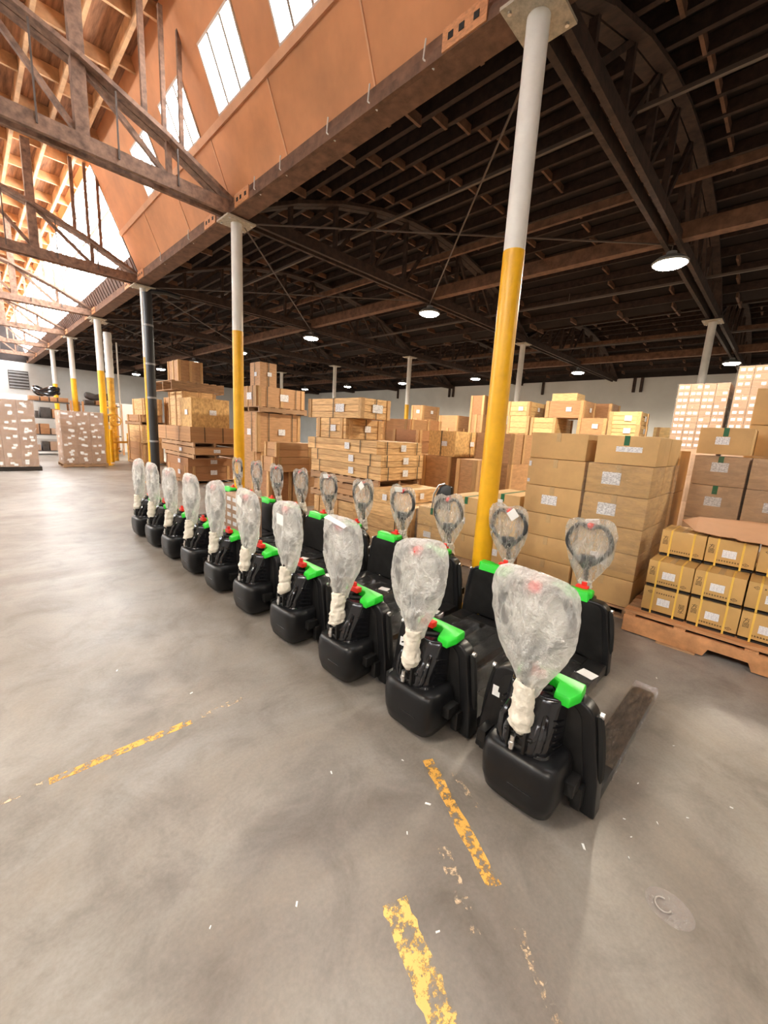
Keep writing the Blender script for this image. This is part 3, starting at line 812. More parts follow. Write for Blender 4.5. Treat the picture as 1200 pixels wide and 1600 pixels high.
fr_lab = ['nearest front row pallet jack with big bubble wrapped handle and bare forks on the floor', 'second nearest front row pallet jack, handle in bubble wrap with red button showing']
fk_paper = lambda y, x: (x, y, .1075, .085, .11, .002, 0, 0, .3)
for i in range(10):
    lab = fr_lab[i] if i < 2 else 'front aisle row pallet jack, %s from the camera, white bag on its handle' % ORD[i]
    paper = [(-.048, .235, .42, .004, .045, .06, 0, .08, 0)]
    if i == 2: paper.append((-.265, .02, 1.185, .05, .17, .004, .35, -.25, .25))
    if i == 3: paper.append((-.278, .01, 1.07, .004, .10, .09, .05, -.05, 0))
    if i == 4: paper.append((-.262, .04, 1.10, .004, .08, .10, .5, -.15, 0))
    jack((2.0, .705+.711*i, 0), random.uniform(-.003, .003), lab, 'front', i % 4, -.05+random.uniform(-.035, .035), paper)
byY = [1.0605+.711*i for i in range(10)]
for i in range(10):
    lab = 'back row pallet jack, %s from the camera, clear bag over its looped handle' % ORD[i] if i else 'nearest back row pallet jack, heart shaped loop handle showing through its clear bag'
    paper = [fk_paper(random.choice((-.252, .252)), random.uniform(.25, .6))]
    if i == 0: paper = [(.30, .262, .1075, .10, .12, .002, 0, 0, -.2), (-.255, -.03, 1.165, .004, .11, .05, .2, .3, 0)]
    if i in (1, 4): paper.append((-.12, .02, 1.12, .004, .09, .09, .75, 0, 0))
    if i in (3, 5): paper.append((-.12, -.03, 1.16, .004, .12, .06, .1, .3, 0))
    jack((3.42, byY[i], 0), PI+random.uniform(-.003, .003), lab, 'back', 4+i % 2, .05+random.uniform(-.04, .04), paper)

# small labelled cartons standing between the rows
cs = 0
for r in range(5):
    for c_ in range(4):
        y = 5.72+c_*.19; z = .108+r*.125
        t = thing('small_carton', 'small white-labelled carton between the jack rows, %s layer up, %s from right' % (ORD[r], ORD[c_]), 'carton', (2.93, y, z), group='small cartons between the jack rows')
        bx('body', 'carton_pk', t, -.15, .15, -.093, .093, 0, .123)
        bx('label', 'label', t, -.153, -.1502, -.06, .06, .035, .095)

# ------------------------------------------------------------------ cargo builders
def carton(x0, x1, y0, y1, z0, z1, lab, m='carton', group='brown cartons', lab_at=None, tape='tape', name='carton', tapez=True, labm='label'):
    t = thing(name, lab, 'carton', ((x0+x1)/2, (y0+y1)/2, z0), group=group)
    a, b, h = (x1-x0)/2, (y1-y0)/2, z1-z0
    mb = MB(); mb.box((0, 0, h/2), (2*a-.006, 2*b-.006, h-.004)); add('body', mb.mesh('carton_body', m, bevel=.008, seg=2, smooth=True, ang=30), t)
    if tape:
        bx('tape', tape, t, -a, a, -.025, .025, h-.003, h-.0012)
        if tapez: bx('tape', tape, t, -a-.0006, -a+.004, -.025, .025, h-.10, h-.003)
    bx('flap_seam', 'dark_strip', t, -a+.004, a-.004, -.0012, .0012, h-.0028, h-.0018)
    if lab_at:
        for (yy, zz, wy, hz) in lab_at: bx('label', labm, t, -a-.002, -a+.0025, yy-wy/2, yy+wy/2, zz-hz/2, zz+hz/2)
    return t

def crate(x0, x1, y0, y1, z0, z1, lab, style='pine', n=3, rz=0.0, battens=(.12, .88), straps=(), label=None, label_y=None, name='crate', top=True):
    """timber packing crate: inner box, boards on each side, battens, straps, paper label"""
    t = thing(name, lab, 'crate', ((x0+x1)/2, (y0+y1)/2, z0), rz, 'stacked wooden crates')
    a, b, h = (x1-x0)/2, (y1-y0)/2, z1-z0
    bm_ = {'pine': 'pine', 'pine_far': 'pine_far', 'ply': 'ply', 'ply_red': 'ply_red', 'osb': 'osb'}[style]
    e = .018
    bx('inner_box', 'ply_red' if style.startswith('pine') or n > 1 else bm_, t, -a+e, a-e, -b+e, b-e, .0, h-e)  # darker core colour puts shade into the plank gaps
    if style.startswith('pine') or n > 1:
        for k in range(n):
            za, zb = h*k/n+.005, h*(k+1)/n-.005
            for s in (-1, 1):
                j1, j2 = random.uniform(0, .006), random.uniform(0, .006)
                bx('plank', bm_, t, s*(a-e), s*(a-j1), -b, b, za, zb)
                bx('plank', bm_, t, -a+e, a-e, s*(b-e), s*(b-j2), za, zb)
    else:
        for s in (-1, 1):
            bx('panel', bm_, t, s*(a-e), s*a, -b, b, 0, h)
            bx('panel', bm_, t, -a+e, a-e, s*(b-e), s*b, 0, h)
    if top:
        k_ = max(2, int(round(2*b/.35)))
        for k in range(k_):
            bx('top_board', bm_, t, -a+e, a-e, -b+e+(2*b-2*e)*k/k_+.002, -b+e+(2*b-2*e)*(k+1)/k_-.002, h-e, h-.001)
    for q in battens:
        for s in (-1, 1):
            yy = -b+2*b*q
            bx('batten', 'batten', t, s*a, s*(a+.018), yy-.04, yy+.04, .0, h)
            xx = -a+2*a*q
            bx('batten', 'batten', t, xx-.04, xx+.04, s*b, s*(b+.018), .0, h)
    for q in straps:
        yy = -b+2*b*q
        for s in (-1, 1): bx('strap', 'strap', t, s*(a+.018), s*(a+.021), yy-.01, yy+.01, 0, h)
        bx('strap', 'strap', t, -a-.02, a+.02, yy-.01, yy+.01, h, h+.003)
        xx = -a+2*a*q
        for s in (-1, 1): bx('strap', 'strap', t, xx-.01, xx+.01, s*(b+.018), s*(b+.021), 0, h)
    if label:
        w_, h_ = label
        bx('label', 'label', t, -a-.023, -a-.021, -.25*b-w_/2, -.25*b+w_/2, h*.5-h_/2, h*.5+h_/2)
        bx('label', 'label', t, .1*a-w_/2, .1*a+w_/2, -b-.023, -b-.021, h*.52-h_/2, h*.52+h_/2)
    return t

def pallet(x0, x1, y0, y1, z0, z1, lab, m='pallet', nb=7, along='x', rz=0.0):
    """deck boards over three stringers; along = direction of the deck boards"""
    t = thing('pallet', lab, 'pallet', ((x0+x1)/2, (y0+y1)/2, z0), rz, 'wooden pallets')
    a, b, h = (x1-x0)/2, (y1-y0)/2, z1-z0
    d = min(.022, h*.22)
    for k in (-1, 0, 1):
        if along == 'x': bx('stringer', m, t, k*(a-.03)-.025, k*(a-.03)+.025, -b, b, d, h-d)
        else: bx('stringer', m, t, -a, a, k*(b-.03)-.025, k*(b-.03)+.025, d, h-d)
    for lv, cnt in ((0, 3), (1, nb)):
        for k in range(cnt):
            q = k/(cnt-1)
            z_ = 0 if lv == 0 else h-d
            if along == 'x':
                yy = -b+.05+(2*b-.10)*q; bx('deck_board', m, t, -a, a, yy-.05, yy+.05, z_, z_+d)
            else:
                xx = -a+.05+(2*a-.10)*q; bx('deck_board', m, t, xx-.05, xx+.05, -b, b, z_, z_+d)
    return t

def wrapbox(x0, x1, y0, y1, z0, z1, lab, m='wrap', rough=.02, name='stretch_wrap', segz=26, top=True):
    mb = MB(); R = []; a, b = (x1-x0)/2, (y1-y0)/2
    P = []
    for k in range(10): P.append((-a, -b+2*b*k/10))
    for k in range(8): P.append((-a+2*a*k/8, b))
    for k in range(10): P.append((a, b-2*b*k/10))
    for k in range(8): P.append((a-2*a*k/8, -b))
    sd = random.random()*50
    for k in range(segz+1):
        z = (z1-z0)*k/segz
        R.append([(x+math.copysign(rough, x)*(abs(mnoise.noise(Vector((x*4+sd, y*4, z*16))))*.9+.25), y+math.copysign(rough, y)*(abs(mnoise.noise(Vector((x*4, y*4+sd, z*16))))*.9+.25), z) for x, y in P])
    V = mb.rings(R, cap=False)
    if top: mb.bm.faces.new(V[-1])
    o = add(name, mb.mesh('stretch_wrap', m, ang=180), None, ((x0+x1)/2, (y0+y1)/2, z0))
    return tag(o, lab, 'plastic wrap', 'clear stretch wrap')

# ------------------------------------------------------------------ strapped ochre cartons on the near pallet
t = thing('pallet', 'long orange-brown pallet under the yellow-strapped cartons, right foreground', 'pallet', (0, 0, 0), group='wooden pallets')
def notched(y0, y1, z0, z1, notch):
    P = [(y0, z0)]
    for a, b in notch: P += [(a, z0), (a+.03, z0+.07), (b-.03, z0+.07), (b, z0)]
    P += [(y1, z0), (y1, z1), (y0, z1)]
    return P
for x in (4.43, 4.98, 5.53):
    mb = MB(); mb.prism(notched(-1.15, .90, .012, .178, [(-.72, -.42), (-.08, .25)]), x, x+.045); add('stringer', mb.mesh('notched_stringer', 'pallet_or', bevel=.003), t)
for k in range(9):
    xx = 4.43+k*.142
    bx('deck_board', 'pallet' if k % 3 else 'pallet_or', t, xx-.02, xx+.105, -1.16+random.uniform(-.01, .01), .90+random.uniform(-.01, .01), .214, .242)
for yy in (-1.12, -.6, -.1, .4, .80): bx('cross_block', 'pallet_or', t, 4.43, 5.6, yy, yy+.09, .178, .214)
bx('bottom_board', 'pallet', t, 4.40, 4.52, .30, .60, .0, .012)

font_mesh = {}
def text_mesh(s, m, size):
    k = (s, m, size)
    if k not in font_mesh:
        cu = bpy.data.curves.new('print', 'FONT'); cu.body = s; cu.size = size; cu.align_x = 'CENTER'; cu.align_y = 'CENTER'; cu.space_line = .95
        cu.resolution_u = 2
        o = bpy.data.objects.new('print', cu); COL.objects.link(o)
        dg = bpy.context.evaluated_depsgraph_get()
        me = bpy.data.meshes.new_from_object(o.evaluated_get(dg)); bpy.data.objects.remove(o); bpy.data.curves.remove(cu)
        me.materials.clear(); me.materials.append(M[m]); font_mesh[k] = me
    return font_mesh[k]
# printed row of small marks and a diamond emblem
mb = MB()
for k in range(9):
    y = .075-k*.019
    for (dy, dz, w_, h_) in ((0, .004, .011, .0025), (0, -.001, .011, .0022), (.003, 0, .0025, .013), (-.003, -.003, .0022, .010), (0, -.006, .012, .0022)):
        mb.box((0, y+dy+random.uniform(-.001, .001), dz), (.0006, w_, h_))
PR_ROW = mb.mesh('print_row', 'ink', smooth=False)
mb = MB()
for s in (-1, 1):
    for q in (-1, 1):
        mb.box((0, s*.011, q*.0065), (.0006, .027, .003), Matrix.Rotation(s*q*-.55, 3, 'X'))
mb.box((0, 0, 0), (.0006, .012, .004)); PR_DIA = mb.mesh('print_diamond', 'ink', smooth=False)

def strapped(x0, yc, z0, lab, label=True, flip=False):
    a, b, h = .20, .176, .258
    t = thing('strapped_carton', lab, 'carton', (x0+a, yc, z0), group='yellow-strapped cartons')
    mb = MB(); mb.box((0, 0, h/2+.014), (2*a, 2*b, h-.03)); add('body', mb.mesh('strapped_body', 'carton_y', bevel=.006, ang=30), t)
    bx('dark_strip', 'dark_strip', t, -a+.012, a-.012, -b+.006, b-.006, 0, .0145)  # dark strip put in for the shadowed gap between carton layers
    for yy in (-.085, .095):
        bx('strap', 'strap_y', t, -a-.003, -a-.0003, yy-.0075, yy+.0075, .0, h+.002)
        bx('strap', 'strap_y', t, -a-.003, a+.003, yy-.0075, yy+.0075, h-.0005, h+.002)
    bx('flap_seam', 'tape', t, -a+.01, a-.01, -.02, .02, h-.0008, h+.0006)
    if label: bx('label', 'label2', t, -a-.0025, -a-.0004, -.045, .055, .095, .165)
    R_ = Matrix(((0, 0, -1), (-1, 0, 0), (0, 1, 0)))
    sg = -1 if flip else 1
    mtx = Matrix.Translation((-a-.0012, sg*.137, .155 if not flip else .12)) @ (Matrix.Rotation(PI if flip else 0, 4, 'X')) @ R_.to_4x4()
    p = add('print', text_mesh('方\n圆', 'ink', .046), t); p.matrix_local = mtx
    p = add('print', PR_ROW, t, (-a-.0010, sg*.01, .062 if not flip else .212), (PI if flip else 0, 0, 0))
    p = add('print', PR_DIA, t, (-a-.0010, -sg*.118, .062 if not flip else .212))
    return t
rowname = ['bottom', 'middle', 'top']
for r in range(3):
    z = .243+r*.2625
    xx = 4.49 if r < 2 else 4.76
    for c_ in range(5):
        yc = .605-c_*.362+(0 if r < 2 else -.015)
        fl_ = (r == 0 and c_ == 0) or (r == 1 and c_ == 2) or (r == 2 and c_ == 2)
        strapped(xx, yc+random.uniform(-.003, .003), z, 'yellow-strapped ochre carton, %s layer, %s from the left%s' % (rowname[r], ORD[c_], ', print upside down' if fl_ else ''), not (r == 2 and c_ in (0, 2)), fl_)
for r in range(2):
    for c_ in range(4):
        strapped(4.91, .605-c_*.362, .243+r*.2625, 'yellow-strapped ochre carton in the hidden second rank, %s layer, %s from left' % (rowname[r], ORD[c_]))
# cardboard sheet lying on the top layer
mb = MB()
P = [(4.72, .33), (4.80, .52), (5.0, .66), (5.22, .55), (5.28, .1), (5.25, -.5), (5.0, -.85), (4.68, -.6), (4.65, -.12), (4.70, .05), (4.66, .17), (4.72, .22)]
zz = .243+3*.2625+.006
def wav(x, y): return zz+.006+(x-4.65)*.20+.008*math.sin(x*14)+.007*math.sin(y*9)
mb.rings([[(x, y, wav(x, y)-.004) for x, y in P], [(x, y, wav(x, y)) for x, y in P]])
o = add('cardboard_sheet', mb.mesh('cardboard_sheet', 'sheet', smooth=False)); tag(o, 'loose brown cardboard sheet draped over the yellow-strapped cartons', 'cardboard')

# ------------------------------------------------------------------ big carton stack behind the nearest back row jacks
pallet(4.74, 5.9, .93, 2.26, 0, .12, 'pallet under the tall stack of big brown cartons', along='y')
zs = [.12, .42, .70, .97, 1.30, 1.62, 1.92]
for r in range(6):
    for c_, (ya, yb) in enumerate(((.93, 1.55), (1.575, 2.23)) if r < 5 else ((.92, 1.50), (1.585, 2.23))):
        for d_ in range(2):
            xa = 4.75+d_*.57+(.0 if r < 5 else .01)
            side = 'right' if c_ == 0 else 'left'
            la = None
            if d_ == 0:
                if r == 5 and c_ == 0: la = [(-.03, .16, .24, .055)]
                elif c_ == 0 and r in (1, 3, 4): la = [(.06, .17, .18, .13)]
                elif c_ == 1 and r in (3,): la = [(.02, .17, .18, .11)]
                elif c_ == 1 and r == 4: la = [(.30, .25, .03, .06), (.30, .05, .03, .04)]
            carton(xa, xa+.56, ya, yb, zs[r]+.001, zs[r+1], 'big brown carton behind the near jacks, %s layer up, %s column, %s rank' % (ORD[r], side, ('front', 'rear')[d_]), 'carton', 'big cartons behind the near jacks', la, 'tape_g' if (r == 5 and c_ == 0) else 'tape')
wrapbox(4.735, 5.905, .915, 1.56, .50, 1.625, 'shiny clear film around the right half of the big carton stack', 'wrap', .018)
# lower cartons between the yellow column and that stack
for c_, (ya, yb, tops) in enumerate(((2.31, 2.80, (.12, .46, .80, 1.12)), (2.84, 3.36, (.12, .46, .78, 1.0)), (3.42, 3.95, (.12, .45, .74)))):
    pallet(4.8, 5.5, ya, yb, 0, .12, 'small pallet under the low cartons left of the big stack, %s from it' % ORD[c_])
    for r in range(len(tops)-1):
        carton(4.82, 5.45, ya, yb, tops[r]+.001, tops[r+1], 'low brown carton left of the big stack, column %s, layer %s' % (ORD[c_], ORD[r]), 'carton', 'low cartons behind the yellow column', [(.06, .2, .14, .09)] if (r+c_) % 2 == 0 else None, 'tape_g' if r == len(tops)-2 else 'tape')
wrapbox(4.805, 5.46, 3.41, 3.96, .13, .75, 'clear film round the low cartons left of the yellow column', 'wrap', .015)
# black padded panel leaning there
t = thing('padded_panel', 'black padded panel with steel edge leaning on the low cartons', 'panel', (4.62, 3.52, .74), 0)
mb = MB(); mb.prism([(-.13, 0), (.16, 0), (.15, .22), (.10, .34), (.02, .38), (-.10, .36), (-.13, .2)], 0, .07); pp = add('pad', mb.mesh('black_pad', 'black_plastic', bevel=.02, ang=50), t, (.22, 0, .0), (0, .12, 0))
mb = MB(); mb.path([(.20, .17, 0), (.215, .16, .22), (.24, .10, .355), (.25, .0, .39)], .012, 8); add('edge_tube', mb.mesh('edge_tube', 'silver'), t)

# ------------------------------------------------------------------ cartons at right
pallet(6.2, 7.0, -.25, .85, 0, .12, 'pallet under the film-wrapped cartons at the right edge')
zt = [.12, .55, 1.0, 1.41, 1.76]
for r in range(4):
    for c_, (ya, yb) in enumerate(((.31, .82), (-.22, .29))):
        carton(6.22, 6.90, ya, yb, zt[r]+.001, zt[r+1], 'pinkish carton under clear film at right, layer %s from the floor, %s column' % (ORD[r], ('left', 'right')[c_]), 'carton_tan', 'film-wrapped cartons at right', [(.0, .22, .16, .11)], 'tape_g')
wrapbox(6.205, 6.915, -.235, .835, .12, 1.765, 'crinkled shiny film round the cartons at the right edge', 'wrap', .025)
carton(6.22, 6.90, .32, .82, 1.78, 2.09, 'single clean brown carton with green taped edge on top of the film-wrapped pallet', 'carton', 'cartons at right', [(.02, .16, .13, .09)], 'tape_g')
pallet(7.0, 7.7, -.35, .46, 0, .12, 'pallet under the tall plain cartons at the right edge')
zt = [.12, .67, 1.22, 1.78, 2.17, 2.62]
for r in range(5):
    carton(7.02, 7.68, -.30, .43, zt[r]+.001, zt[r+1], 'tall plain carton at the right frame edge, layer %s from the floor' % ORD[r], 'carton', 'cartons at right', [(-.1, .1, .1, .06)] if r == 3 else None)
pallet(6.38, 7.2, .96, 1.42, 0, .12, 'pallet under the narrow cartons behind the big stack')
zt = [.12, .68, 1.25, 1.80]
for r in range(3):
    carton(6.40, 7.10, .985, 1.40, zt[r]+.001, zt[r+1], 'narrow brown carton with green tape in the gap right of the big stack, layer %s' % ORD[r], 'carton', 'cartons at right', [(.0, .45, .1, .08)] if r == 1 else None, 'tape_g')

# tall towers of small labelled cartons far right
def tower(x0, x1, y0, y1, zb, zt_, rows, cols, lab, hid):
    pallet(x0-.02, x1+.02, y0-.02, y1+.02, 0, .12, 'pallet under the %s' % lab)
    hs = (zb-.12)/hid
    for r in range(hid):
        carton(x0, x1, y0, y1, .12+hs*r+.001, .12+hs*(r+1), 'large base carton, layer %s, of the %s' % (ORD[r], lab), 'carton_pk', 'tower base cartons', None, None)
    h = (zt_-zb)/rows; w_ = (y1-y0)/cols
    for r in range(rows):
        for c_ in range(cols):
            t = thing('labelled_carton', 'small labelled carton, %s row from top, %s from left, in the %s' % (ORD[rows-1-r], ORD[cols-1-c_], lab), 'carton', ((x0+x1)/2, y0+w_*(c_+.5), zb+h*r+.001), group='cartons of the ' + lab)
            bx('body', 'carton_pk', t, -(x1-x0)/2, (x1-x0)/2, -w_/2+.003, w_/2-.003, 0, h-.004)
            for q in (-.22, .22):
                if random.random() < .7: bx('label', 'paper', t, -(x1-x0)/2-.003, -(x1-x0)/2, q*w_-.035, q*w_+.035, h*.3, h*.68)
    wrapbox(x0-.012, x1+.012, y0-.012, y1+.012, zb, zt_+.01, 'crinkled film round the ' + lab, 'wrap_far', .03, segz=30)
tower(11.0, 11.9, 1.10, 1.97, 1.86, 3.21, 10, 4, 'left wrapped tower', 3)
tower(11.0, 11.9, .05, 1.02, 1.86, 3.52, 12, 4, 'tallest wrapped tower', 3)

# ------------------------------------------------------------------ crate stacks
# far left stack next to the downspout
pallet(4.8, 5.7, 18.1, 20.2, 0, .14, 'pallet under the crates left of the black downspout')
crate(4.8, 5.6, 18.25, 20.2, .14, .91, 'lowest crate left of the black downspout', 'ply', 3)
crate(4.8, 5.6, 18.1, 20.15, .91, 1.60, 'middle pine crate left of the black downspout', 'pine', 3)
pallet(4.75, 5.65, 18.1, 20.2, 1.60, 1.74, 'dark pallet between the crates left of the downspout')
crate(4.8, 5.6, 18.2, 20.1, 1.74, 2.0, 'flat crate left of the black downspout', 'ply', 2)
crate(4.9, 5.55, 18.0, 19.6, 2.0, 2.63, 'topmost crate left of the black downspout', 'pine', 3)
crate(5.8, 6.7, 17.2, 18.6, 0, 2.75, 'tall crate directly behind the black downspout', 'ply', 1)
# main far stack
pallet(4.46, 5.85, 12.4, 14.3, 0, .12, 'pallet under the large far crate stack')
crate(4.46, 5.83, 12.46, 14.24, .12, .54, 'lowest red-brown crate of the large far stack', 'ply_red', 2, label=(.2, .14))
crate(4.46, 5.82, 12.43, 14.2, .54, .78, 'second red-brown crate of the large far stack', 'ply_red', 1, battens=(), label=(.2, .12))
pallet(4.46, 5.7, 12.0, 14.4, .785, .92, 'thin pallet between the low crates of the large far stack', along='x')
crate(4.46, 5.6, 11.9, 14.7, .92, 1.11, 'long flat crate with pale end in the large far stack', 'ply', 1, battens=(), label=(.2, .1))
pallet(4.46, 5.7, 12.0, 14.7, 1.115, 1.26, 'pallet below the layered boards of the large far stack', along='x')
crate(4.40, 5.73, 12.04, 14.81, 1.26, 1.69, 'crate of layered horizontal boards in the large far stack', 'ply', 5, battens=(), straps=(.3, .7))
crate(4.46, 5.55, 12.06, 12.96, 1.69, 2.50, 'big strand board ended crate in the large far stack', 'osb', 1, battens=(), label=(.2, .14))
crate(4.6, 5.56, 13.02, 14.29, 1.69, 2.71, 'tall crate behind the strand board one in the large far stack', 'pine', 5, battens=(.05, .5, .95))
pallet(4.3, 5.85, 13.05, 14.6, 2.715, 3.0, 'broad pallet near the top of the large far stack', along='y')
crate(4.7, 5.39, 13.60, 14.5, 3.0, 3.66, 'small plywood box on the very top of the large far stack', 'ply', 1, battens=(.02, .5, .98))
# stack right of the far yellow column
crate(4.7, 5.27, 8.25, 9.05, 0, .82, 'dark red-brown crate on the floor right of the far yellow column', 'ply_red', 1, battens=(.05, .95))
crate(5.32, 5.95, 7.95, 8.95, 0, .82, 'tan crate on the floor behind the clear-bagged jacks', 'ply', 1, battens=(.05, .95))
crate(4.7, 5.8, 8.02, 8.62, .822, 1.16, 'tan crate above the red-brown floor crate', 'ply', 2)
crate(4.75, 5.65, 8.02, 8.5, 1.162, 1.48, 'open tan crate resting against the tall plywood crate', 'ply', 2, battens=(.03, .97))
pallet(5.28, 6.6, 9.9, 11.0, 0, .13, 'pallet under the tall plywood crates')
crate(5.3, 6.59, 9.95, 11.0, .13, 1.15, 'lower plywood crate of the stack behind the far yellow column', 'ply', 1)
crate(5.3, 6.59, 9.9, 11.0, 1.152, 2.16, 'tall plywood crate with dark straps behind the far yellow column', 'ply', 1, battens=(.03, .97), straps=(.25, .8), label=(.2, .16))
pallet(5.3, 6.76, 9.8, 10.95, 2.165, 2.32, 'pallet on top of the tall plywood crate', along='y')
crate(5.3, 6.74, 9.92, 10.9, 2.32, 2.83, 'strapped plywood crate near the top behind the far yellow column', 'ply', 1, battens=(.05, .5, .95), straps=(.2, .8), label=(.25, .18))
crate(5.42, 5.9, 9.98, 10.5, 2.834, 3.43, 'small box on the very top behind the far yellow column', 'ply', 1, battens=(), straps=(.5,), label=(.12, .1))
# pine stack in the middle
crate(4.75, 5.62, 4.08, 5.40, .0, .66, 'low pine crate of wide planks behind the middle back row jacks', 'pine', 3, straps=(.2, .8))
crate(4.75, 5.95, 4.39, 4.97, .662, .89, 'flat pine box standing forward of the pine stack', 'pine', 1, battens=(.04, .96), label=(.1, .1))
pallet(5.05, 6.1, 5.45, 7.05, 0, .13, 'pallet at the foot of the pine stack', nb=9)
crate(5.05, 6.1, 5.48, 7.0, .13, .46, 'slatted crate at the foot of the pine stack', 'pine', 2, battens=(.1, .5, .9))
pallet(5.02, 6.1, 5.44, 7.1, .464, .60, 'pallet between the lowest crates of the pine stack', nb=9)
crate(5.05, 6.1, 5.44, 7.02, .60, .82, 'shallow crate below the long pine crates', 'ply', 2)
pallet(5.0, 6.12, 5.05, 7.08, .824, .98, 'pallet carrying the long pine crates', nb=9)
crate(5.0, 6.14, 5.0, 7.06, .98, 1.215, 'long pine crate, lowest of three long ones in the pine stack', 'pine', 2, battens=(), straps=(.15, .85), label=(.14, .12))
crate(5.0, 6.15, 5.01, 7.07, 1.217, 1.43, 'long pine crate, middle of three long ones in the pine stack', 'pine', 2, battens=(), straps=(.12, .88), label=(.14, .12))
crate(5.0, 6.24, 5.13, 7.2, 1.432, 1.66, 'long pine crate, uppermost of three long ones in the pine stack', 'pine', 2, battens=(), straps=(.2, .86), label=(.14, .12))
crate(5.05, 6.06, 6.05, 6.99, 1.664, 2.05, 'square pine crate second from the top of the pine stack', 'pine', 3, straps=(.5,), label=(.16, .12))
crate(5.05, 5.75, 5.62, 7.23, 2.052, 2.42, 'topmost pine crate of the pine stack with a white label', 'pine', 3, battens=(.02, .98), straps=(.5,), label=(.26, .15))
# crates behind, between pine stack and near column
crate(7.0, 7.9, 4.97, 5.66, 0, 1.405, 'large plain plywood crate behind the near yellow column', 'ply', 1, battens=(.02, .98))
crate(7.0, 8.08, 4.89, 5.58, 1.41, 1.93, 'golden strand board crate behind the pine stack', 'osb', 1, battens=(), straps=(.5,), label=(.14, .1))
crate(7.2, 8.06, 3.72, 4.52, 0, 1.365, 'plywood crate standing on the floor right of the near yellow column', 'ply', 1, battens=(.02, .98))
crate(7.2, 8.06, 3.72, 4.52, 1.37, 1.93, 'tan plywood crate seen either side of the near yellow column', 'ply', 1, battens=(.02, .5))
crate(6.45, 7.0, 4.0, 4.42, 0, 1.42, 'framed crate left of the near yellow column', 'ply', 2, battens=(.08, .92), straps=())
crate(7.5, 8.3, 6.28, 7.13, 0, 1.40, 'lower brown crate behind the pine stack', 'ply', 1)
crate(7.5, 8.3, 6.28, 7.13, 1.404, 1.93, 'brown framed crate right of the pine stack top', 'ply_red', 2, battens=(.06, .94))
crate(8.5, 9.4, 7.48, 8.56, 0, 1.2, 'lower crate far behind the pine stack', 'ply', 1)
crate(8.5, 9.4, 7.48, 8.56, 1.204, 2.23, 'tan crate far behind the pine stack', 'ply', 3)
crate(10.0, 10.7, 8.07, 8.74, 0, 1.4, 'lower crate in front of the middle column', 'ply', 1)
crate(10.0, 10.7, 8.07, 8.74, 1.404, 2.28, 'dark brown crate in front of the middle column', 'ply_red', 1)
crate(7.6, 8.4, 9.0, 9.8, 0, 1.55, 'dark crate in the gap left of the pine stack', 'ply_red', 1)
crate(7.6, 8.3, 9.0, 9.8, 1.554, 2.02, 'pale small crate in the gap left of the pine stack', 'pine', 2)
# far rank along the right-hand side
G = [('g1', 12, 13.0, 9.98, 10.5, 2.46, 2.92, 'ply', 'brown plywood box right of the middle far column'),
     ('g2', 12, 12.9, 8.37, 9.17, 2.13, 2.56, 'ply', 'tan box by the far wall left of the near yellow column'),
     ('g3', 12, 12.8, 7.39, 7.88, 2.60, 3.21, 'ply_red', 'red-brown box touching the left side of the near yellow column'),
     ('g4', 12, 13.1, 5.81, 6.51, 2.57, 3.00, 'pine_far', 'upper yellow pine crate just right of the near yellow column'),
     ('g5', 12, 13.0, 5.77, 6.47, 2.04, 2.57, 'pine_far', 'lower yellow pine crate just right of the near yellow column'),
     ('g6', 12, 13.3, 4.96, 5.71, 2.07, 2.53, 'pine_far', 'yellow pine crate in front of the brown far crates'),
     ('g7', 12, 12.9, 4.24, 5.3, 2.53, 3.00, 'ply', 'wide brown far crate with a pale box on top'),
     ('g8', 12, 12.9, 3.61, 4.34, 2.10, 2.53, 'ply', 'low brown far crate on a pallet'),
     ('g9', 13.2, 14.0, 3.9, 4.5, 2.63, 3.02, 'ply_red', 'dark brown far crate near the wall'),
     ('g10', 11, 11.7, 2.60, 3.26, 2.33, 2.63, 'pine_far', 'upper yellow pine crate left of the wrapped towers'),
     ('g11', 11, 11.7, 2.59, 3.25, 2.05, 2.33, 'pine_far', 'lower yellow pine crate left of the wrapped towers')]
for nm, xa, xb, ya, yb, za, zb, st, lab in G:
    crate(xa, xb, ya, yb, za+.002, zb, lab, st, 3 if st == 'pine_far' else 1, battens=(.05, .95), label=(.15, .12) if nm in ('g1', 'g4', 'g7', 'g8', 'g10', 'g11') else None)
    if nm not in ('g4', 'g7', 'g10'):
        crate(xa, xb, ya, yb, 0, za, 'base crate under the ' + lab, 'ply', 2, battens=(.05, .5, .95))
crate(12.1, 12.7, 4.5, 5.2, 3.002, 3.22, 'pale flat box on the wide brown far crate', 'pine_far', 1, battens=())
for k, (xa, ya, yb, z_) in enumerate(((16.5, 8.2, 9.4, 2.5), (16.5, 6.6, 7.8, 2.2), (17, 11, 12.6, 2.4), (17.5, 14, 15.5, 2.6), (16, 4.3, 5.6, 2.3), (15.8, 2.2, 3.3, 2.5), (19, 17.5, 19, 2.6))):
    crate(xa, xa+1.1, ya, yb, 0, z_*.55, 'deep background crate by the right wall, %s from the right, lower' % ORD[k], 'ply', 2)
    crate(xa, xa+1.1, ya, yb, z_*.55+.003, z_, 'deep background crate by the right wall, %s from the right, upper' % ORD[k], 'pine_far' if k % 2 else 'ply', 2)

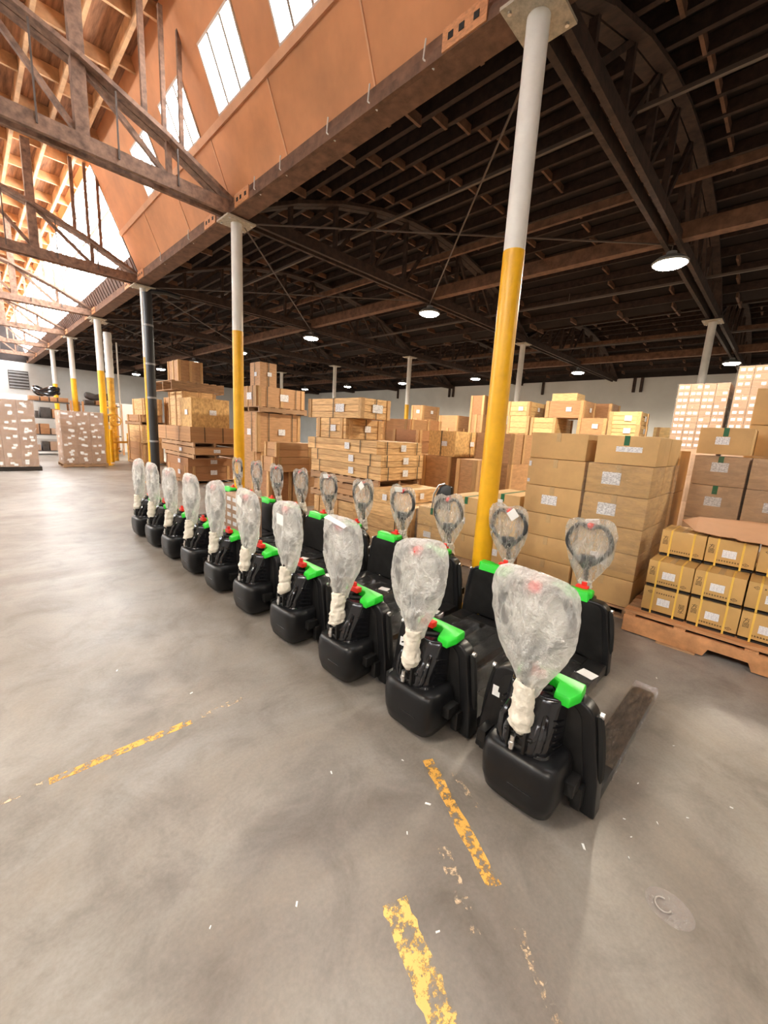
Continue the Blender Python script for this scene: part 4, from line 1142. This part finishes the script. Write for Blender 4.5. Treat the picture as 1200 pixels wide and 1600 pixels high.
# ------------------------------------------------------------------ far left wrapped pallets
def wrapped_pallet(x0, x1, y0, y1, zb, zt_, rows, cols, lab, pm):
    pallet(x0-.03, x1+.06, y0-.02, y1+.02, 0, zb, 'pallet under the %s' % lab, pm, along='y')
    h = (zt_-zb)/rows; w_ = (x1-x0)/cols
    for r in range(rows):
        for c_ in range(cols):
            t = thing('labelled_carton', 'label-covered carton, %s row from top, %s from left, on the %s' % (ORD[rows-1-r], ORD[c_], lab), 'carton', (x0+w_*(c_+.5), (y0+y1)/2, zb+h*r+.001), group='cartons on the ' + lab)
            d = (y1-y0)/2
            bx('body', 'carton_pk', t, -w_/2+.003, w_/2-.003, -d, d, 0, h-.003)
            for q in range(random.choice((2, 3))):
                xx = random.uniform(-.32, .32)*w_; zz_ = random.uniform(.25, .75)*h
                bx('label', 'paper', t, xx-.05, xx+.05, -d-.004, -d, zz_-.035, zz_+.035)
            yy = random.uniform(-.7, .7)*d; bx('label', 'paper', t, -w_/2-.002, -w_/2+.003, yy-.06, yy+.06, h*.4, h*.7)
    wrapbox(x0-.012, x1+.012, y0-.012, y1+.012, zb, zt_+.015, 'hazy film round the ' + lab, 'wrap_far', .03)
wrapped_pallet(2.3, 3.55, 18.04, 19.2, .13, 1.97, 7, 3, 'right-hand far wrapped pallet', 'pallet')
wrapped_pallet(-.10, 1.55, 17.2, 18.4, .13, 2.2, 8, 4, 'left-hand far wrapped pallet', 'dark_strip')

# ------------------------------------------------------------------ shelving and clutter beyond them
def shelving(x0, x1, y0, y1, h, lab, n=4):
    t = thing('shelving_unit', lab, 'shelf', ((x0+x1)/2, (y0+y1)/2, 0), group='steel shelving units')
    a, b = (x1-x0)/2, (y1-y0)/2
    for sx in (-1, 1):
        for sy in (-1, 1): bx('post', 'pallet_or', t, sx*a-.04, sx*a+.04, sy*b-.03, sy*b+.03, 0, h)
    for k in range(n): bx('shelf_board', 'dark_junk', t, -a, a, -b, b, .15+k*(h-.3)/(n-1), .19+k*(h-.3)/(n-1))
    return [.19+k*(h-.3)/(n-1) for k in range(n)]
cc = 0
for u, (xa, xb) in enumerate(((1.95, 3.5), (3.95, 5.5))):
    lv_ = shelving(xa, xb, 24.0, 24.9, 2.5, 'cluttered steel shelving behind the wrapped pallets, %s unit' % ('left', 'right')[u])
    for li, z in enumerate(lv_):
        x = xa+.10
        q = 0
        while x < xb-.4:
            w_ = random.uniform(.22, .4); h_ = random.uniform(.25, .48) if li < 3 else .20
            carton(x, x+w_, 24.05, 24.6, z+.001, z+h_, 'shelved carton, level %s, %s from the left, %s shelving unit' % (ORD[li], ORD[q], ('left', 'right')[u]), random.choice(('carton_pk', 'dark_junk', 'ply_red', 'carton_pk', 'dark_junk')), 'cartons on the shelving', None)
            x += w_+.05; q += 1
    # dark bundled hoses on top
mb = MB()
for k in range(3):
    mb.path([(2.7+.42*math.cos(a*PI/8), 24.4+.25*math.sin(a*PI/8), 2.79+.05*k+.10*math.sin(a*.9+k)) for a in range(16)], .09, 8, closed=True)
o = add('hose_bundle', mb.mesh('hose_bundle', 'black_gloss')); tag(o, 'black bundle of hose on top of the left shelving unit', 'hose')
mb = MB()
for k in range(3):
    mb.path([(4.72+.55*math.cos(a*PI/8), 24.4+.25*math.sin(a*PI/8), 2.735+.05*k+.06*math.sin(a*.9+k)) for a in range(16)], .08, 8, closed=True)
o = add('hose_bundle', mb.mesh('hose_bundle_flat', 'dark_junk')); tag(o, 'flat dark bundle of hose on top of the right shelving unit', 'hose')
bx_ = bx('white_partition', 'paper', None, .0, 1.9, 23.0, 23.1, 0, 2.55); tag(bx_, 'low pale partition behind the left-hand far wrapped pallet', 'partition')
bx_ = bx('white_partition', 'paper', None, 5.5, 7.0, 26.0, 26.1, 0, 2.6); tag(bx_, 'low pale partition right of the fire riser', 'partition')

# fire riser with yellow valves
t = thing('fire_riser', 'yellow and white fire sprinkler riser with valve, right of the far wrapped pallet', 'pipe', (4.42, 20.7, 0))
mb = MB(); mb.tube((0, 0, 0), (0, 0, 3.45), .13, n=18); add('lower_pipe', mb.mesh('riser_lower', 'yellow_worn'), t)
mb = MB()
mb.rings([[(math.cos(2*PI*j/16)*(.15+.008*math.sin(k*2.1)), math.sin(2*PI*j/16)*(.15+.008*math.sin(k*2.1)), 3.45+k*.105) for j in range(16)] for k in range(18)])
add('lagged_pipe', mb.mesh('riser_upper', 'white_pipe'), t)
for z in (.5, 1.0, 1.5, 1.9, 2.2):
    mb = MB(); mb.tube((0, 0, z), (0, 0, z+.07), .20, n=16); add('flange', mb.mesh('riser_flange', 'yellow_worn'), t)
mb = MB(); mb.tube((0, -.15, 1.7), (0, -.42, 1.7), .05, n=10); hub = add('valve_stem', mb.mesh('valve_stem', 'yellow_worn'), t)
mb = MB(); mb.path([(.2*math.cos(k*PI/10), -.42, 1.7+.2*math.sin(k*PI/10)) for k in range(20)], .022, 8, closed=True)
for k in range(4): mb.tube((0, -.42, 1.7), (.2*math.cos(k*PI/2), -.42, 1.7+.2*math.sin(k*PI/2)), .012, n=6)
add('handwheel', mb.mesh('handwheel', 'yellow_worn'), t)
mb = MB(); mb.path([(.22, .0, .3), (.3, 0, .5), (.3, 0, 2.9), (.3, .0, 4.9)], .03, 8); add('drain_pipe', mb.mesh('drain_pipe', 'white_pipe'), t)
mb = MB(); mb.path([(0, -.1, 1.2), (-.25, -.2, 1.25), (-.25, -.2, 1.9), (0, -.1, 2.0)], .04, 8); add('bypass_pipe', mb.mesh('bypass_pipe', 'yellow_worn'), t)
t = thing('guard_rail', 'yellow bollard with side rail guarding the fire riser', 'guard rail', (4.15, 20.0, 0))
mb = MB(); mb.tube((0, 0, 0), (0, 0, 1.32), .085, n=16); mb.sphere((0, 0, 1.32), .085, (1, 1, .4), 16, 8); add('bollard', mb.mesh('bollard', 'yellow'), t)
bar('rail', 'yellow_worn', t, (0, .05, .82), (.75, .5, .82), .08, .08)
mb = MB(); mb.tube((.75, .5, 0), (.75, .5, 1.2), .06, n=12); add('bollard', mb.mesh('rail_post', 'yellow_worn'), t)

# ------------------------------------------------------------------ floor paint and litter
def line(a, b, w_, m, z=.0012, n=14, jit=.15):
    a = Vector(a); b = Vector(b); d = (b-a).normalized(); p = Vector((-d.y, d.x))
    mb = MB(); R = []
    L_, Rr = [], []
    for k in range(n+1):
        c = a+(b-a)*k/n
        L_.append(c+p*w_/2*(1+random.uniform(-jit, jit))); Rr.append(c-p*w_/2*(1+random.uniform(-jit, jit)))
    ring = L_+Rr[::-1]
    mb.rings([[(q.x, q.y, z-.0008) for q in ring], [(q.x, q.y, z) for q in ring]])
    return add('painted_line', mb.mesh('painted_line', m, smooth=False), None)
for a, b, w_, m in (((1.66, 1.16), (1.345, .555), .062, 'line_a'), ((1.005, .80), (.855, .42), .105, 'line_b'),
                    ((1.32, .80), (1.14, .52), .055, 'line_c'), ((1.29, .42), (1.12, .19), .04, 'line_c'),
                    ((.12, 2.345), (.80, 2.325), .05, 'line_a'), ((-.45, 2.36), (.15, 2.345), .045, 'line_c'), ((.86, 2.33), (1.13, 2.335), .045, 'line_c'), ((1.70, 1.02), (1.61, .80), .03, 'line_c')):
    o = line(a, b, w_, m); o.parent = fl; o.matrix_parent_inverse = fl.matrix_world.inverted() if False else Matrix.Identity(4)
    # floor is a scaled block: undo its transform for the child
    o.matrix_parent_inverse = (Matrix.Translation(fl.location) @ Matrix.Diagonal((*fl.scale, 1))).inverted()
mb = MB(); n = 28
ri = [(1.797+math.cos(2*PI*k/n)*.072, .03+math.sin(2*PI*k/n)*.085) for k in range(n)]
mb.rings([[(x, y, .0006) for x, y in ri], [(x, y, .0016) for x, y in ri]])
o = add('tape_residue', mb.mesh('tape_residue', 'stain', smooth=False)); tag(o, 'round translucent smear of tape stuck to the floor at lower right', 'tape residue')
mb = MB(); mb.path([(1.79+.03*math.cos(k*PI/9), .05+.028*math.sin(k*PI/9), .004) for k in range(14)], .003, 6)
o2 = add('curl', mb.mesh('tape_curl', 'tape_clear'), o)
mbs = {}
scr = [(1.80, .36, .03), (1.42, -.12, .022), (1.47, -.15, .014), (1.44, .98, .03), (1.20, 1.45, .02), (.72, 1.05, .02), (1.05, .62, .018), (1.9, .2, .012), (2.2, .15, .014), (2.35, .05, .012), (1.55, 1.25, .014), (.9, 2.6, .022), (.6, 3.2, .02), (2.6, -.1, .015), (2.9, .2, .014), (3.7, .45, .02), (1.25, .95, .015), (.45, 1.2, .012), (2.1, .27, .012), (2.02, .22, .01), (3.0, -.3, .016), (2.4, .28, .012)]
scr.sort(key=lambda q: q[0]**2+q[1]**2)
NTH = ORD+['thirteenth', 'fourteenth', 'fifteenth', 'sixteenth', 'seventeenth', 'eighteenth', 'nineteenth', 'twentieth', 'twenty-first', 'twenty-second']
for k, (x, y, s) in enumerate(scr):
    s *= .5
    mb = MB(); mb.rings([[(-s, -s*.3, 0), (s*.9, -s*.35, 0), (s, s*.3, 0), (-s*.8, s*.36, 0)], [(-s, -s*.3, .002), (s*.9, -s*.35, .003), (s, s*.3, .002), (-s*.8, s*.36, .004)]])
    o = add('paper_scrap', mb.mesh('paper_scrap', 'paper', smooth=False), None, (x, y, .0005), (0, 0, random.uniform(0, 3)))
    tag(o, 'tiny white paper scrap on the bare concrete floor, %s nearest to the camera' % NTH[k], 'litter', 'white scraps scattered on the floor')
